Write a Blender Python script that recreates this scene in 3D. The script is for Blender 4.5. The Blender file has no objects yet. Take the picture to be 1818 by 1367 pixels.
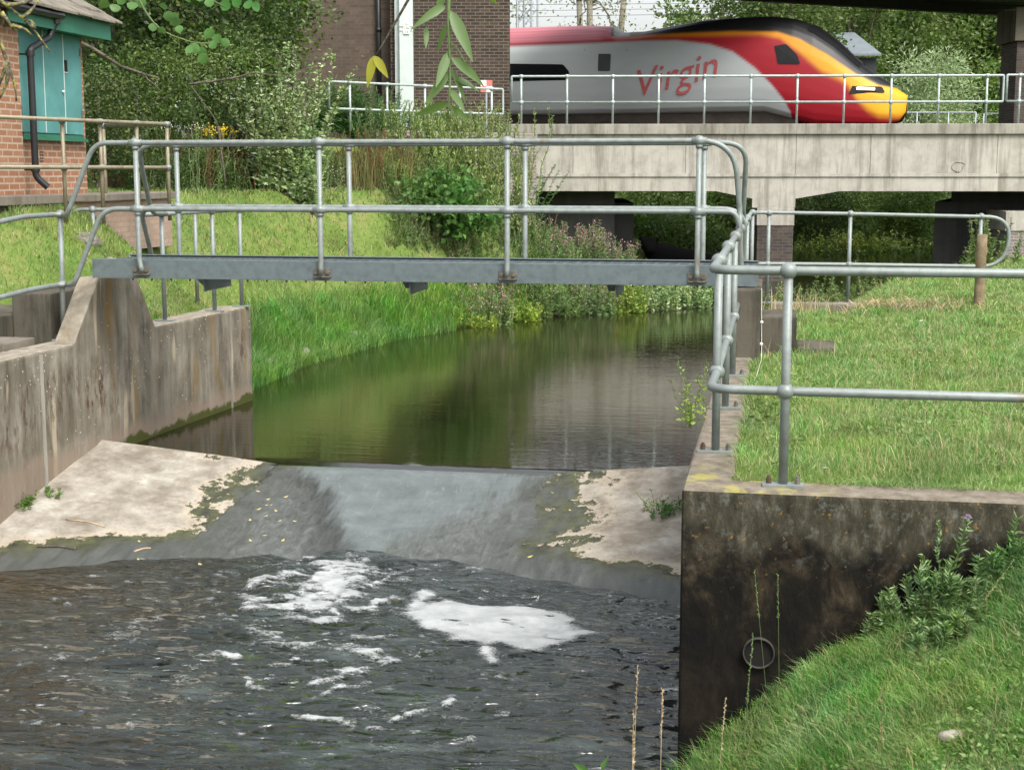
import bpy, bmesh, math, random
import numpy as np
from math import sin, cos, tan, atan, atan2, radians, sqrt, pi
from mathutils import Vector, Matrix

rng = np.random.default_rng(11)
random.seed(5)
SC = bpy.context.scene
COL = SC.collection

# ------------------------------------------------------------------ survey
# camera constants measured from the photograph (1818 x 1367 px); the
# functions turn a sighting into a point of the place: on a level (z), at a
# distance (D) or on one of the walls (X or Y constant)
FPX = 2600.0
YAW = radians(10.2)
PIT = atan(378.5 / FPX)
EYE = 1.62
RV = np.array([cos(YAW), sin(YAW), 0.0])
HV = np.array([-sin(YAW), cos(YAW), 0.0])
FW = HV * cos(PIT) + np.array([0, 0, -sin(PIT)])
UP = HV * sin(PIT) + np.array([0, 0, cos(PIT)])
E0 = np.array([0, 0, EYE])


def ray(x, y):
    return RV * ((x - 909) / FPX) + UP * (-(y - 683.5) / FPX) + FW


def pz(x, y, z):
    d = ray(x, y)
    return E0 + d * ((z - EYE) / d[2])


def pd(x, y, D):
    d = ray(x, y)
    return E0 + d * (D / (d @ HV))


def pY(x, y, Y):
    d = ray(x, y)
    return E0 + d * (Y / d[1])


def pX(x, y, X):
    d = ray(x, y)
    return E0 + d * (X / d[0])


def loc_cam(xc, D, z):
    v = RV * xc + HV * D
    return np.array([v[0], v[1], z])


# ------------------------------------------------------------------ noise
def _hash(ix, iy, s):
    h = (ix * 374761393 + iy * 668265263 + s * 974634777) & 0xFFFFFFFF
    h = ((h ^ (h >> 13)) * 1274126177) & 0xFFFFFFFF
    return ((h ^ (h >> 16)) & 0xFFFF) / 65535.0


def vnoise(x, y, s=0):
    s = int(s)
    x = np.asarray(x, float)
    y = np.asarray(y, float)
    ix = np.floor(x).astype(np.int64)
    iy = np.floor(y).astype(np.int64)
    fx = x - ix
    fy = y - iy
    fx = fx * fx * (3 - 2 * fx)
    fy = fy * fy * (3 - 2 * fy)
    a = _hash(ix, iy, s)
    b = _hash(ix + 1, iy, s)
    c = _hash(ix, iy + 1, s)
    d = _hash(ix + 1, iy + 1, s)
    return (a * (1 - fx) + b * fx) * (1 - fy) + (c * (1 - fx) + d * fx) * fy


def fbm(x, y, s=0, o=4):
    t = 0
    a = .5
    n = 0
    for i in range(o):
        t = t + a * vnoise(x * 2 ** i + 17 * i, y * 2 ** i - 9 * i, s + i)
        n += a
        a *= .5
    return t / n


def sstep(t):
    t = np.clip(t, 0, 1)
    return t * t * (3 - 2 * t)


# ------------------------------------------------------------------ materials
class G:
    def __init__(s, name):
        s.m = bpy.data.materials.new(name)
        s.m.use_nodes = True
        s.t = s.m.node_tree
        s.t.nodes.clear()
        s.out = s.t.nodes.new('ShaderNodeOutputMaterial')
        s._p = None

    def n(s, typ, **kw):
        nd = s.t.nodes.new(typ)
        for k, v in kw.items():
            setattr(nd, k, v)
        return nd

    def put(s, sock, v):
        if v is None:
            return
        if hasattr(v, 'is_linked') or isinstance(v, bpy.types.NodeSocket):
            s.t.links.new(v, sock)
        else:
            if isinstance(v, (tuple, list)) and len(v) == 3 and sock.type == 'RGBA':
                v = (*v, 1)
            sock.default_value = v

    def pos(s):
        if s._p is None:
            s._p = s.n('ShaderNodeNewGeometry').outputs['Position']
        return s._p

    def obpos(s):
        return s.n('ShaderNodeTexCoord').outputs['Object']

    def xyz(s, p=None):
        nd = s.n('ShaderNodeSeparateXYZ')
        s.put(nd.inputs[0], p or s.pos())
        return nd.outputs

    def scaled(s, st, p=None):
        nd = s.n('ShaderNodeVectorMath', operation='MULTIPLY')
        s.put(nd.inputs[0], p or s.pos())
        nd.inputs[1].default_value = st
        return nd.outputs[0]

    def noise(s, scale, detail=5, rough=.6, st=None, dist=0, p=None):
        nd = s.n('ShaderNodeTexNoise')
        s.put(nd.inputs['Vector'], s.scaled(st, p) if st else (p or s.pos()))
        nd.inputs['Scale'].default_value = scale
        nd.inputs['Detail'].default_value = detail
        nd.inputs['Roughness'].default_value = rough
        nd.inputs['Distortion'].default_value = dist
        return nd.outputs['Fac']

    def vor(s, scale, feature='F1', st=None, p=None, out='Distance'):
        nd = s.n('ShaderNodeTexVoronoi', feature=feature)
        s.put(nd.inputs['Vector'], s.scaled(st, p) if st else (p or s.pos()))
        nd.inputs['Scale'].default_value = scale
        return nd.outputs[out]

    def ramp(s, f, stops):
        nd = s.n('ShaderNodeValToRGB')
        s.put(nd.inputs[0], f)
        e = nd.color_ramp.elements
        while len(e) < len(stops):
            e.new(.5)
        for i, (p, c) in enumerate(stops):
            e[i].position = p
            e[i].color = (c, c, c, 1) if not isinstance(c, tuple) else (*c, 1)
        return nd.outputs[0]

    def rng(s, f, a, b, c=0., d=1.):
        nd = s.n('ShaderNodeMapRange')
        s.put(nd.inputs[0], f)
        for i, v in enumerate((a, b, c, d)):
            s.put(nd.inputs[i + 1], v)
        return nd.outputs[0]

    def math(s, op, a, b=None, c=None):
        nd = s.n('ShaderNodeMath', operation=op)
        s.put(nd.inputs[0], a)
        s.put(nd.inputs[1], b)
        s.put(nd.inputs[2], c)
        return nd.outputs[0]

    def mix(s, f, a, b, mode='MIX'):
        nd = s.n('ShaderNodeMix', data_type='RGBA', blend_type=mode)
        s.put(nd.inputs[0], f)
        s.put(nd.inputs[6], a)
        s.put(nd.inputs[7], b)
        return nd.outputs[2]

    def island(s):
        return s.n('ShaderNodeNewGeometry').outputs['Random Per Island']

    def obrand(s):
        return s.n('ShaderNodeObjectInfo').outputs['Random']

    def bump(s, h, st=.5, dist=.02, nrm=None):
        nd = s.n('ShaderNodeBump')
        s.put(nd.inputs['Height'], h)
        nd.inputs['Strength'].default_value = st
        nd.inputs['Distance'].default_value = dist
        s.put(nd.inputs['Normal'], nrm)
        return nd.outputs[0]

    def bsdf(s, base, rough=.8, metal=0, spec=.5, normal=None, **kw):
        nd = s.n('ShaderNodeBsdfPrincipled')
        s.put(nd.inputs['Base Color'], base)
        s.put(nd.inputs['Roughness'], rough)
        s.put(nd.inputs['Metallic'], metal)
        s.put(nd.inputs['Specular IOR Level'], spec)
        s.put(nd.inputs['Normal'], normal)
        for k, v in kw.items():
            s.put(nd.inputs[k.replace('_', ' ')], v)
        return nd.outputs[0]

    def done(s, sh):
        s.t.links.new(sh, s.out.inputs[0])
        return s.m


def mat_plain(name, c, rough=.6, metal=0, var=.15, scale=8, spec=.4, bump=.1, bd=.01):
    g = G(name)
    f = g.noise(scale)
    lo = tuple(v * (1 - var) for v in c)
    hi = tuple(min(1, v * (1 + var)) for v in c)
    return g.done(g.bsdf(g.ramp(f, [(.3, lo), (.7, hi)]), rough, metal, spec,
                         g.bump(g.noise(scale * 6), bump, bd)))


M = {}


def steel(name, c, rust=.62):
    g = G(name)
    f = g.noise(14, 6)
    b = g.ramp(f, [(.25, tuple(v * .72 for v in c)), (.5, c), (.75, tuple(v * 1.2 for v in c))])
    sp = g.noise(60, 3)
    b = g.mix(g.rng(sp, .58, .72, 0, .45), b, tuple(v * .55 for v in c))
    st = g.noise(5, 5, st=(1, 1, .6))
    b = g.mix(g.rng(st, rust, rust + .1, 0, .7), b, (.16, .11, .07))
    return g.done(g.bsdf(b, g.rng(f, .3, .7, .42, .62), .25, .5, g.bump(sp, .12, .004)))


M['steel'] = steel('galvanised_steel', (.215, .242, .232))
M['steel_old'] = steel('olive_weathered_steel', (.23, .205, .14), .56)
M['steel_far'] = steel('pale_galvanised_steel', (.37, .43, .415), .8)
M['beam'] = steel('galvanised_girder', (.125, .155, .163), .7)
M['bracket'] = mat_plain('tarnished_bracket', (.13, .12, .10), .7, .2, .4, 30)
M['rim'] = mat_plain('dull_dark_pipe', (.035, .031, .026), .85, 0, .4, 30)
M['bolt'] = mat_plain('rusty_bolt', (.085, .05, .035), .8, .1, .4, 60)


def left_wall():
    g = G('stained_concrete_wall')
    st = g.noise(1, 6, .65, st=(7, 7, .7))
    big = g.noise(1.1, 5)
    st = g.math('ADD', g.math('MULTIPLY', st, .5), g.math('MULTIPLY', g.noise(1, 8, .7, st=(3.2, 3.2, 1.7), dist=.5), .5))
    b = g.ramp(st, [(.35, (.066, .059, .044)), (.45, (.155, .140, .108)), (.54, (.235, .216, .172)), (.66, (.34, .317, .262))])
    b = g.mix(g.rng(big, .42, .62, 0, .6), b, (.095, .08, .055))
    lp = g.noise(1, 3, .5, st=(2.6, 2.6, .55), dist=.3)
    b = g.mix(g.rng(lp, .605, .66, 0, .8), b, (.40, .345, .25))
    och = g.noise(1, 4, .5, st=(3.3, 3.3, .8))
    b = g.mix(g.rng(och, .57, .70, 0, .6), b, (.20, .125, .035))
    z = g.xyz()[2]
    # rusty flaking band at mid height
    fl = g.noise(1, 7, .75, st=(9, 9, 3))
    band = g.math('MULTIPLY', g.rng(z, -.98, -.6, 0, 1), g.rng(z, -.12, -.3, 0, 1))
    flk = g.math('MULTIPLY', g.rng(fl, .5, .6), band)
    flk = g.math('MULTIPLY', flk, g.rng(g.noise(1.3, 2), .48, .6))
    b = g.mix(flk, b, (.075, .042, .028))
    # pale specks of lichen
    v = g.vor(16)
    b = g.mix(g.math('MULTIPLY', g.rng(v, .17, .1), g.rng(g.noise(2.2, 2), .5, .6, 0, .9)), b, (.52, .52, .45))
    # wash line, then moss by the water
    zz = g.math('ADD', z, g.rng(g.noise(3, 4), .3, .7, -.07, .07))
    b = g.mix(g.rng(zz, -.90, -1.02, 0, .7), b, (.24, .185, .14))
    nm = g.xyz()[1]
    ms = g.math('MULTIPLY', g.rng(zz, -1.06, -1.095), g.rng(nm, 13.35, 13.6))
    b = g.mix(ms, b, (.055, .062, .012))
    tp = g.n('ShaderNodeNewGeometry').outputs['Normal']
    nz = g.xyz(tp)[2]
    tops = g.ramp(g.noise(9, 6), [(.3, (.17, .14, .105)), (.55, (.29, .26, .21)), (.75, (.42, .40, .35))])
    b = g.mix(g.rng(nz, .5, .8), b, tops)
    bm = g.bump(g.noise(1, 8, .7, st=(14, 14, 6)), .55, .02)
    bm = g.bump(fl, .3, .015, bm)
    return g.done(g.bsdf(b, .9, 0, .25, bm))


M['wall_l'] = left_wall()


def near_wall():
    g = G('algae_blackened_concrete_wall')
    z = g.xyz()[2]
    f = g.noise(1, 8, .72, st=(5, 5, 3.2), dist=.4)
    f2 = g.noise(1, 6, .7, st=(13, 13, 6))
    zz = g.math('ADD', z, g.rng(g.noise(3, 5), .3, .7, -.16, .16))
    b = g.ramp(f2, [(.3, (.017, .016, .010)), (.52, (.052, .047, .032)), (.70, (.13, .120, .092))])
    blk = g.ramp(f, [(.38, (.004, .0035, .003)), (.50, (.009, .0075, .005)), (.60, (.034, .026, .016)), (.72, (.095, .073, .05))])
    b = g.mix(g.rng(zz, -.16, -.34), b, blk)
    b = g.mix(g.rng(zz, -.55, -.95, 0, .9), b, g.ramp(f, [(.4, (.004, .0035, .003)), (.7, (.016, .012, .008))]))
    li = g.noise(16, 5, .7)
    b = g.mix(g.math('MULTIPLY', g.rng(li, .56, .70, 0, .45), g.rng(z, -.5, -.15)), b, (.20, .215, .195))
    oc = g.noise(22, 3)
    b = g.mix(g.math('MULTIPLY', g.rng(oc, .64, .7, 0, .8), g.rng(z, -.6, -.2)), b, (.26, .15, .03))
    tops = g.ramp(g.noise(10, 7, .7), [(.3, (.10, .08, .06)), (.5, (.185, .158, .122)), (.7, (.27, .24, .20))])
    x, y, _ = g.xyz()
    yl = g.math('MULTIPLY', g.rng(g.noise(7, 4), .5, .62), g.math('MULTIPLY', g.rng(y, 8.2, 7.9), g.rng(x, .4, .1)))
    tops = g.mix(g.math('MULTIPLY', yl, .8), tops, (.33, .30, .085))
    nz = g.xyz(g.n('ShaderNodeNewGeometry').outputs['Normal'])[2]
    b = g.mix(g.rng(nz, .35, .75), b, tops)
    bm = g.bump(f2, .7, .02)
    bm = g.bump(g.noise(70, 4), .3, .006, bm)
    return g.done(g.bsdf(b, .93, 0, .2, bm))


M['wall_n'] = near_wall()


def weir_mat():
    g = G('weir_concrete')
    x, y, z = g.xyz()
    f = g.noise(3.2, 8, .68)
    b = g.ramp(f, [(.28, (.125, .106, .082)), (.43, (.225, .20, .162)), (.57, (.33, .305, .26)), (.74, (.50, .48, .43))])
    br = g.noise(1, 5, .65, st=(1.6, 2.6, 1))
    b = g.mix(g.rng(br, .55, .70, 0, .65), b, (.14, .108, .075))
    b = g.mix(g.rng(g.noise(26, 5, .7), .58, .7, 0, .5), b, (.12, .10, .07))
    n1 = g.rng(g.noise(2.6, 8, .72), .3, .7, -.55, .55)
    e = g.math('ABSOLUTE', g.math('ADD', x, 3.36))
    e = g.math('SUBTRACT', e, 1.45)
    e = g.math('ADD', e, n1)
    # along the toe the slab is wet as well
    t = g.math('ADD', g.math('MULTIPLY', g.math('ADD', z, 1.515), 9.), g.math('MULTIPLY', n1, .55))
    w = g.math('MINIMUM', e, t)
    edge = g.rng(w, .30, .02)
    b = g.mix(g.rng(w, .5, .30, 0, .6), b, (.42, .36, .275))
    alg = g.ramp(g.noise(7, 7, .7), [(.35, (.030, .030, .020)), (.55, (.068, .073, .034)), (.7, (.115, .115, .05))])
    b = g.mix(g.rng(w, .27, .22), b, alg)
    wet = g.ramp(g.noise(1, 6, .7, st=(9, 2, 2)), [(.3, (.042, .044, .040)), (.6, (.085, .092, .085)), (.8, (.16, .165, .15))])
    b = g.mix(g.rng(w, .12, -.28), b, wet)
    bm = g.bump(f, .4, .02)
    bm = g.bump(g.noise(45, 5), .35, .008, bm)
    return g.done(g.bsdf(b, g.rng(w, .25, .1, .9, .4), 0, .35, bm))


M['weir'] = weir_mat()


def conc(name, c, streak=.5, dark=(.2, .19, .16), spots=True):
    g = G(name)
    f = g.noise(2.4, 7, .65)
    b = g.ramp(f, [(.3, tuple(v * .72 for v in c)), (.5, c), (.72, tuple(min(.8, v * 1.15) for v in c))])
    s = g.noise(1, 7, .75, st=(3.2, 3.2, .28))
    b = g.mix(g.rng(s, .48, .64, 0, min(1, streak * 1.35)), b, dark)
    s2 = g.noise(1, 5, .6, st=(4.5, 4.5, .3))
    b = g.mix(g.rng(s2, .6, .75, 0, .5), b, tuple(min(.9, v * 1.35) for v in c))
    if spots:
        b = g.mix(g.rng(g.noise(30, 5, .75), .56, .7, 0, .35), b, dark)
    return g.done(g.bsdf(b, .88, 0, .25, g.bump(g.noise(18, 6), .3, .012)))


M['conc_bridge'] = conc('bridge_concrete', (.39, .37, .325), .6, (.19, .175, .145))
M['conc_cope'] = conc('coping_concrete', (.29, .275, .235), .65, (.13, .12, .095))
M['conc_step'] = conc('mossy_concrete', (.10, .09, .07), .7, (.03, .028, .02))
M['conc_slab'] = conc('plinth_concrete', (.215, .19, .155), .5, (.10, .085, .065))
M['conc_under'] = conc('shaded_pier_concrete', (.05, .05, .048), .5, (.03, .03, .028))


def brick(name, c1, c2, mortar, tx, ty, bw=.235, bh=.078, dirt=.5, dirtc=(.06, .05, .04), ms=.012):
    g = G(name)
    x, y, z = g.xyz()
    u = g.math('ADD', g.math('MULTIPLY', x, tx), g.math('MULTIPLY', y, ty))
    cb = g.n('ShaderNodeCombineXYZ')
    g.put(cb.inputs[0], u)
    g.put(cb.inputs[1], z)
    nd = g.n('ShaderNodeTexBrick')
    g.put(nd.inputs['Vector'], cb.outputs[0])
    nd.inputs['Scale'].default_value = 1
    nd.inputs['Brick Width'].default_value = bw
    nd.inputs['Row Height'].default_value = bh
    nd.inputs['Mortar Size'].default_value = ms
    nd.inputs['Mortar Smooth'].default_value = .25
    nd.inputs['Bias'].default_value = -.1
    g.put(nd.inputs['Color1'], c1)
    g.put(nd.inputs['Color2'], c2)
    g.put(nd.inputs['Mortar'], mortar)
    b = nd.outputs['Color']
    d = g.noise(1.1, 7, .7)
    b = g.mix(g.rng(d, .42, .68, 0, dirt), b, dirtc)
    s = g.noise(1, 5, .7, st=(3, 3, .25))
    b = g.mix(g.rng(s, .55, .72, 0, dirt * .9), b, dirtc)
    b = g.mix(.35, b, g.ramp(g.noise(20, 5), [(.3, .25), (.7, .9)]), 'MULTIPLY')
    sp = g.noise(5.5, 5, .8)
    b = g.mix(g.rng(sp, .66, .72, 0, .55), b, (.42, .40, .36))
    bm = g.bump(nd.outputs['Fac'], -.6, .01)
    return g.done(g.bsdf(b, .9, 0, .25, g.bump(g.noise(60, 4), .3, .006, bm)))


R0, R1 = float(RV[0] + HV[0]), float(RV[1] + HV[1])
M['brick_hut'] = brick('orange_brick', (.40, .20, .115), (.31, .145, .085), (.46, .37, .28), 1, 1, dirt=.25, dirtc=(.20, .13, .08))
M['brick_dark'] = brick('sooty_engineering_brick', (.045, .034, .027), (.095, .066, .05), (.19, .165, .13), R0, R1, .24, .082, .4, (.05, .04, .032), ms=.009)
M['brick_stain'] = brick('lime_stained_brick', (.10, .075, .06), (.15, .11, .085), (.135, .108, .086), R0, R1, .24, .082, .5, (.085, .066, .055), ms=.008)
M['brick_grey'] = brick('grey_brick', (.20, .18, .17), (.28, .24, .21), (.40, .36, .31), R0, R1, .24, .082, .25, ms=.010)
M['brick_pier'] = brick('weathered_pier_brick', (.06, .05, .055), (.12, .095, .075), (.13, .115, .095), R0, R1, .24, .082, .65, (.05, .042, .034))
M['brick_base'] = brick('pinkish_brick_base', (.40, .27, .20), (.48, .33, .25), (.34, .28, .22), 1, 1, .2, .07, .4, (.14, .11, .08))
M['teal'] = mat_plain('teal_door_paint', (.085, .25, .24), .6, 0, .30, 1.6, .35, .05)
M['green'] = mat_plain('green_fascia_paint', (.030, .15, .095), .5, 0, .12, 4, .35, .05)
M['plastic'] = mat_plain('black_plastic', (.012, .013, .016), .4, 0, .2, 8, .5, .03)
M['slate'] = conc('lichened_stone_slate', (.19, .17, .14), .5, (.07, .06, .05))
M['wood'] = mat_plain('weathered_timber', (.20, .155, .095), .85, 0, .35, 9, .2, .5, .02)
M['black'] = mat_plain('matt_black', (.012, .012, .013), .7, 0, .2, 10, .3)
M['white'] = mat_plain('white_enamel', (.78, .78, .76), .5, 0, .05, 8)
M['red'] = mat_plain('faded_red_paint', (.62, .17, .15), .5, 0, .1, 8)
M['palegreen'] = mat_plain('pale_mast_paint', (.55, .62, .59), .5, .1, .06, 4)
M['lattice'] = mat_plain('grey_lattice_steel', (.36, .40, .43), .5, .3, .1, 6)
M['ballast'] = mat_plain('ballast', (.10, .085, .07), .95, 0, .5, 14, .2, 1, .05)
M['stone'] = mat_plain('grey_stone', (.30, .27, .23), .9, 0, .35, 12, .2, .6, .02)
M['rubble'] = mat_plain('pale_lime_rock', (.27, .25, .20), .95, 0, .45, 7, .2, 1., .06)
M['hide'] = mat_plain('black_hide', (.0018, .0018, .002), .95, 0, .3, 20, .03, .3)
M['dark'] = mat_plain('dark_hole', (.006, .005, .004), .9)
M['roofgrey'] = mat_plain('grey_metal_roof', (.155, .18, .20), .55, 0, .1, 3)
M['shedwall'] = mat_plain('dark_boarding', (.03, .033, .036), .8)
M['girder'] = mat_plain('dark_bridge_girder', (.012, .012, .013), .8, 0, .4, 3)


def ground():
    g = G('soil_and_turf')
    f = g.noise(1.6, 7, .65)
    b = g.ramp(f, [(.3, (.07, .11, .022)), (.5, (.12, .18, .04)), (.65, (.17, .19, .06)), (.8, (.18, .14, .08))])
    z = g.xyz()[2]
    b = g.mix(g.rng(z, -.8, -1.0), b, (.035, .026, .017))
    return g.done(g.bsdf(b, .95, 0, .15, g.bump(g.noise(9, 6), .8, .05)))


M['ground'] = ground()


def leafm(name, cols, trans=.3, rough=.5, patch=1.3, tint=(1, 1, 1), spec=.35):
    """cols: list of colours that neighbouring leaves vary between"""
    g = G(name)
    r = g.island()
    n = len(cols)
    b = g.ramp(r, [((i + .5) / n, c) for i, c in enumerate(cols)])
    hv = g.n('ShaderNodeHueSaturation')
    g.put(hv.inputs['Hue'], g.rng(g.noise(patch, 4), .3, .7, .465, .525))
    g.put(hv.inputs['Value'], g.rng(g.noise(patch * 1.7, 5), .3, .7, .66, 1.3))
    g.put(hv.inputs['Saturation'], g.rng(g.noise(patch * .8, 3), .3, .7, .8, 1.08))
    g.put(hv.inputs['Color'], b)
    b = hv.outputs[0]
    sh = g.bsdf(b, rough, 0, spec)
    tr = g.n('ShaderNodeBsdfTranslucent')
    g.put(tr.inputs[0], g.mix(.5, b, (.12, .27, .03)))
    mx = g.n('ShaderNodeMixShader')
    mx.inputs[0].default_value = trans
    g.t.links.new(sh, mx.inputs[1])
    g.t.links.new(tr.outputs[0], mx.inputs[2])
    return g.done(mx.outputs[0])


M['grass_field'] = leafm('field_grass', [(0.133, .275, .05), (0.198, .36, .075), (0.099, .235, .035), (0.267, .40, .12), (.45, .43, .21)], .35, .6, 1.1)
M['grass_bank'] = leafm('bank_grass', [(0.096, .29, .04), (0.152, .40, .07), (0.068, .22, .025), (0.224, .46, .12), (.42, .44, .18)], .35, .55, 2.2)
M['grass_slope'] = leafm('slope_grass', [(0.129, .27, .04), (0.206, .35, .07), (0.103, .23, .03), (0.292, .36, .12), (.44, .34, .18)], .35, .6, 1.2)
M['grass_lush'] = leafm('lush_bank_grass', [(0.096, .26, .03), (0.152, .35, .055), (0.072, .21, .02), (0.216, .40, .09)], .4, .55, 1.3)
M['straw'] = leafm('straw', [(.42, .33, .17), (.50, .41, .23), (.34, .25, .12)], .2, .7)
M['leaf_dark'] = leafm('dark_hedge_leaf', [(.024, .052, .012), (.045, .082, .017), (.075, .12, .025), (.03, .06, .018), (.12, .17, .03)], .25, .5, .9)
M['leaf_ivy'] = leafm('ivy_leaf', [(.035, .075, .015), (.065, .12, .022), (.11, .17, .03), (.05, .09, .02)], .25, .45, .9)
M['leaf_mid'] = leafm('mid_green_leaf', [(.09, .165, .03), (.13, .21, .04), (.075, .14, .025), (.19, .26, .06)], .35, .5, .6)
M['leaf_tree'] = leafm('tree_leaf', [(.07, .12, .025), (.11, .17, .035), (.15, .21, .045), (.06, .10, .022)], .35, .5, .4)
M['leaf_spring'] = leafm('thin_yellowgreen_leaf', [(.15, .20, .05), (.20, .25, .07), (.11, .16, .04)], .35, .5, .5)
M['leaf_willow'] = leafm('silver_willow_leaf', [(.34, .46, .22), (.43, .54, .30), (.25, .37, .14), (.52, .60, .38)], .4, .5, .5)
M['leaf_sallow'] = leafm('sallow_leaf', [(.30, .44, .15), (.42, .56, .24), (.56, .66, .38), (.20, .33, .08)], .4, .5, 1.6)
M['leaf_alder'] = leafm('alder_leaf', [(.075, .19, .035), (.12, .27, .055), (.055, .14, .025)], .35, .45, 1.6)
M['leaf_shoot'] = leafm('yellowgreen_shoot', [(.36, .46, .14), (.46, .54, .20), (.24, .34, .09)], .4, .5, 1)
M['leaf_herb'] = leafm('herb_leaf', [(.14, .25, .06), (.19, .31, .08), (.11, .20, .045), (.25, .35, .12)], .35, .55, 1.2)
M['leaf_weed'] = leafm('weed_leaf', [(.10, .19, .04), (.15, .26, .06), (.21, .29, .08), (.22, .20, .08), (.08, .15, .035)], .3, .6, 1.4)
M['leaf_drygrass'] = leafm('dry_grass_blade', [(.22, .20, .07), (.30, .25, .10), (.16, .18, .05), (.24, .14, .06)], .3, .65, 1.4)
M['leaf_fern'] = leafm('bracken_leaf', [(.07, .17, .05), (.10, .22, .065), (.055, .13, .04)], .35, .5, 1)
M['leaf_yellow'] = leafm('yellowgreen_herb', [(.27, .36, .04), (.35, .44, .06), (.20, .30, .03)], .3, .5, 1)
M['leaf_thistle'] = leafm('thistle_leaf', [(.17, .31, .085), (.23, .39, .12), (.32, .45, .22), (.13, .24, .06)], .3, .55, 4)
M['leaf_gold'] = leafm('dying_yellow_leaf', [(.33, .27, .015), (.42, .36, .03)], .4, .5)
M['leaf_fallen'] = leafm('fallen_leaf', [(.55, .40, .06), (.60, .52, .14), (.50, .28, .06)], .1, .6)
M['dock'] = leafm('rusty_dock', [(.15, .07, .032), (.20, .10, .05), (.12, .055, .025), (.17, .16, .055), (.13, .18, .05)], .2, .7, 1)
M['pink'] = leafm('pink_flower', [(.50, .20, .30), (.58, .28, .38), (.42, .16, .22)], .3, .6, 2)
M['white_fl'] = leafm('white_flower', [(.7, .7, .62), (.75, .72, .6)], .2, .6)
M['yellow_fl'] = leafm('yellow_flower', [(.70, .52, .03), (.65, .48, .02)], .2, .6)
M['purple'] = leafm('thistle_flower', [(.45, .28, .50), (.52, .35, .55)], .2, .6)
M['stem'] = mat_plain('green_stem', (.10, .15, .05), .6, 0, .3, 9)
M['stem_dry'] = mat_plain('dry_stem', (.40, .30, .19), .8, 0, .3, 9)
M['bark'] = mat_plain('grey_bark', (.12, .105, .08), .9, 0, .4, 9, .2, .9, .03)
M['bark_pale'] = mat_plain('pale_bark', (.20, .185, .14), .9, 0, .3, 6, .2, .9, .03)


def bark_lichen():
    g = G('lichened_bark')
    b = g.ramp(g.noise(30, 6, .7), [(.35, (.06, .05, .04)), (.5, (.13, .115, .085)), (.58, (.30, .27, .06)), (.75, (.36, .34, .20))])
    return g.done(g.bsdf(b, .9, 0, .2, g.bump(g.noise(60), .8, .006)))


M['bark_lichen'] = bark_lichen()


def water_up():
    g = G('still_river_water')
    a = g.noise(1, 4, .6, st=(1.6, 9, 1))
    c = g.noise(1, 3, .6, st=(7, 30, 1))
    mask = g.noise(.45, 3)
    h = g.math('ADD', g.math('MULTIPLY', a, .9), g.math('MULTIPLY', g.math('MULTIPLY', c, g.rng(mask, .42, .62, .25, 1)), .35))
    b = g.ramp(g.noise(.7, 4), [(.35, (.008, .008, .003)), (.65, (.020, .019, .008))])
    return g.done(g.bsdf(b, .015, 0, .5, g.bump(h, .075, .035), IOR=1.40))


M['water_up'] = water_up()


def water_dn():
    g = G('churned_river_water')
    x, y, z = g.xyz()
    a = g.noise(1, 0, .5, st=(3.5, 8.0, 1), dist=1.2)
    c = g.noise(1, 1, .5, st=(11, 24, 1), dist=.8)
    # brown reflection painted in by the left wall, grey aerated water in the middle
    k = g.math('ADD', x, g.rng(g.noise(.9, 4), .3, .7, -.9, .9))
    f = g.noise(1, 5, .65, st=(1.5, 4, 1))
    gy_ = g.ramp(f, [(.35, (.010, .0135, .012)), (.55, (.021, .028, .025)), (.72, (.050, .064, .059))])
    b = g.mix(g.rng(k, -6.3, -3.9), (.024, .017, .008), gy_)
    calm = g.rng(k, -6.2, -4.2, .55, 1.)
    nb = g.bump(g.math('MULTIPLY', a, calm), 1., .075)
    nb = g.bump(g.math('MULTIPLY', c, calm), .8, .016, nb)
    return g.done(g.bsdf(b, .02, 0, .5, nb, IOR=1.6))


M['water_dn'] = water_dn()


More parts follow.
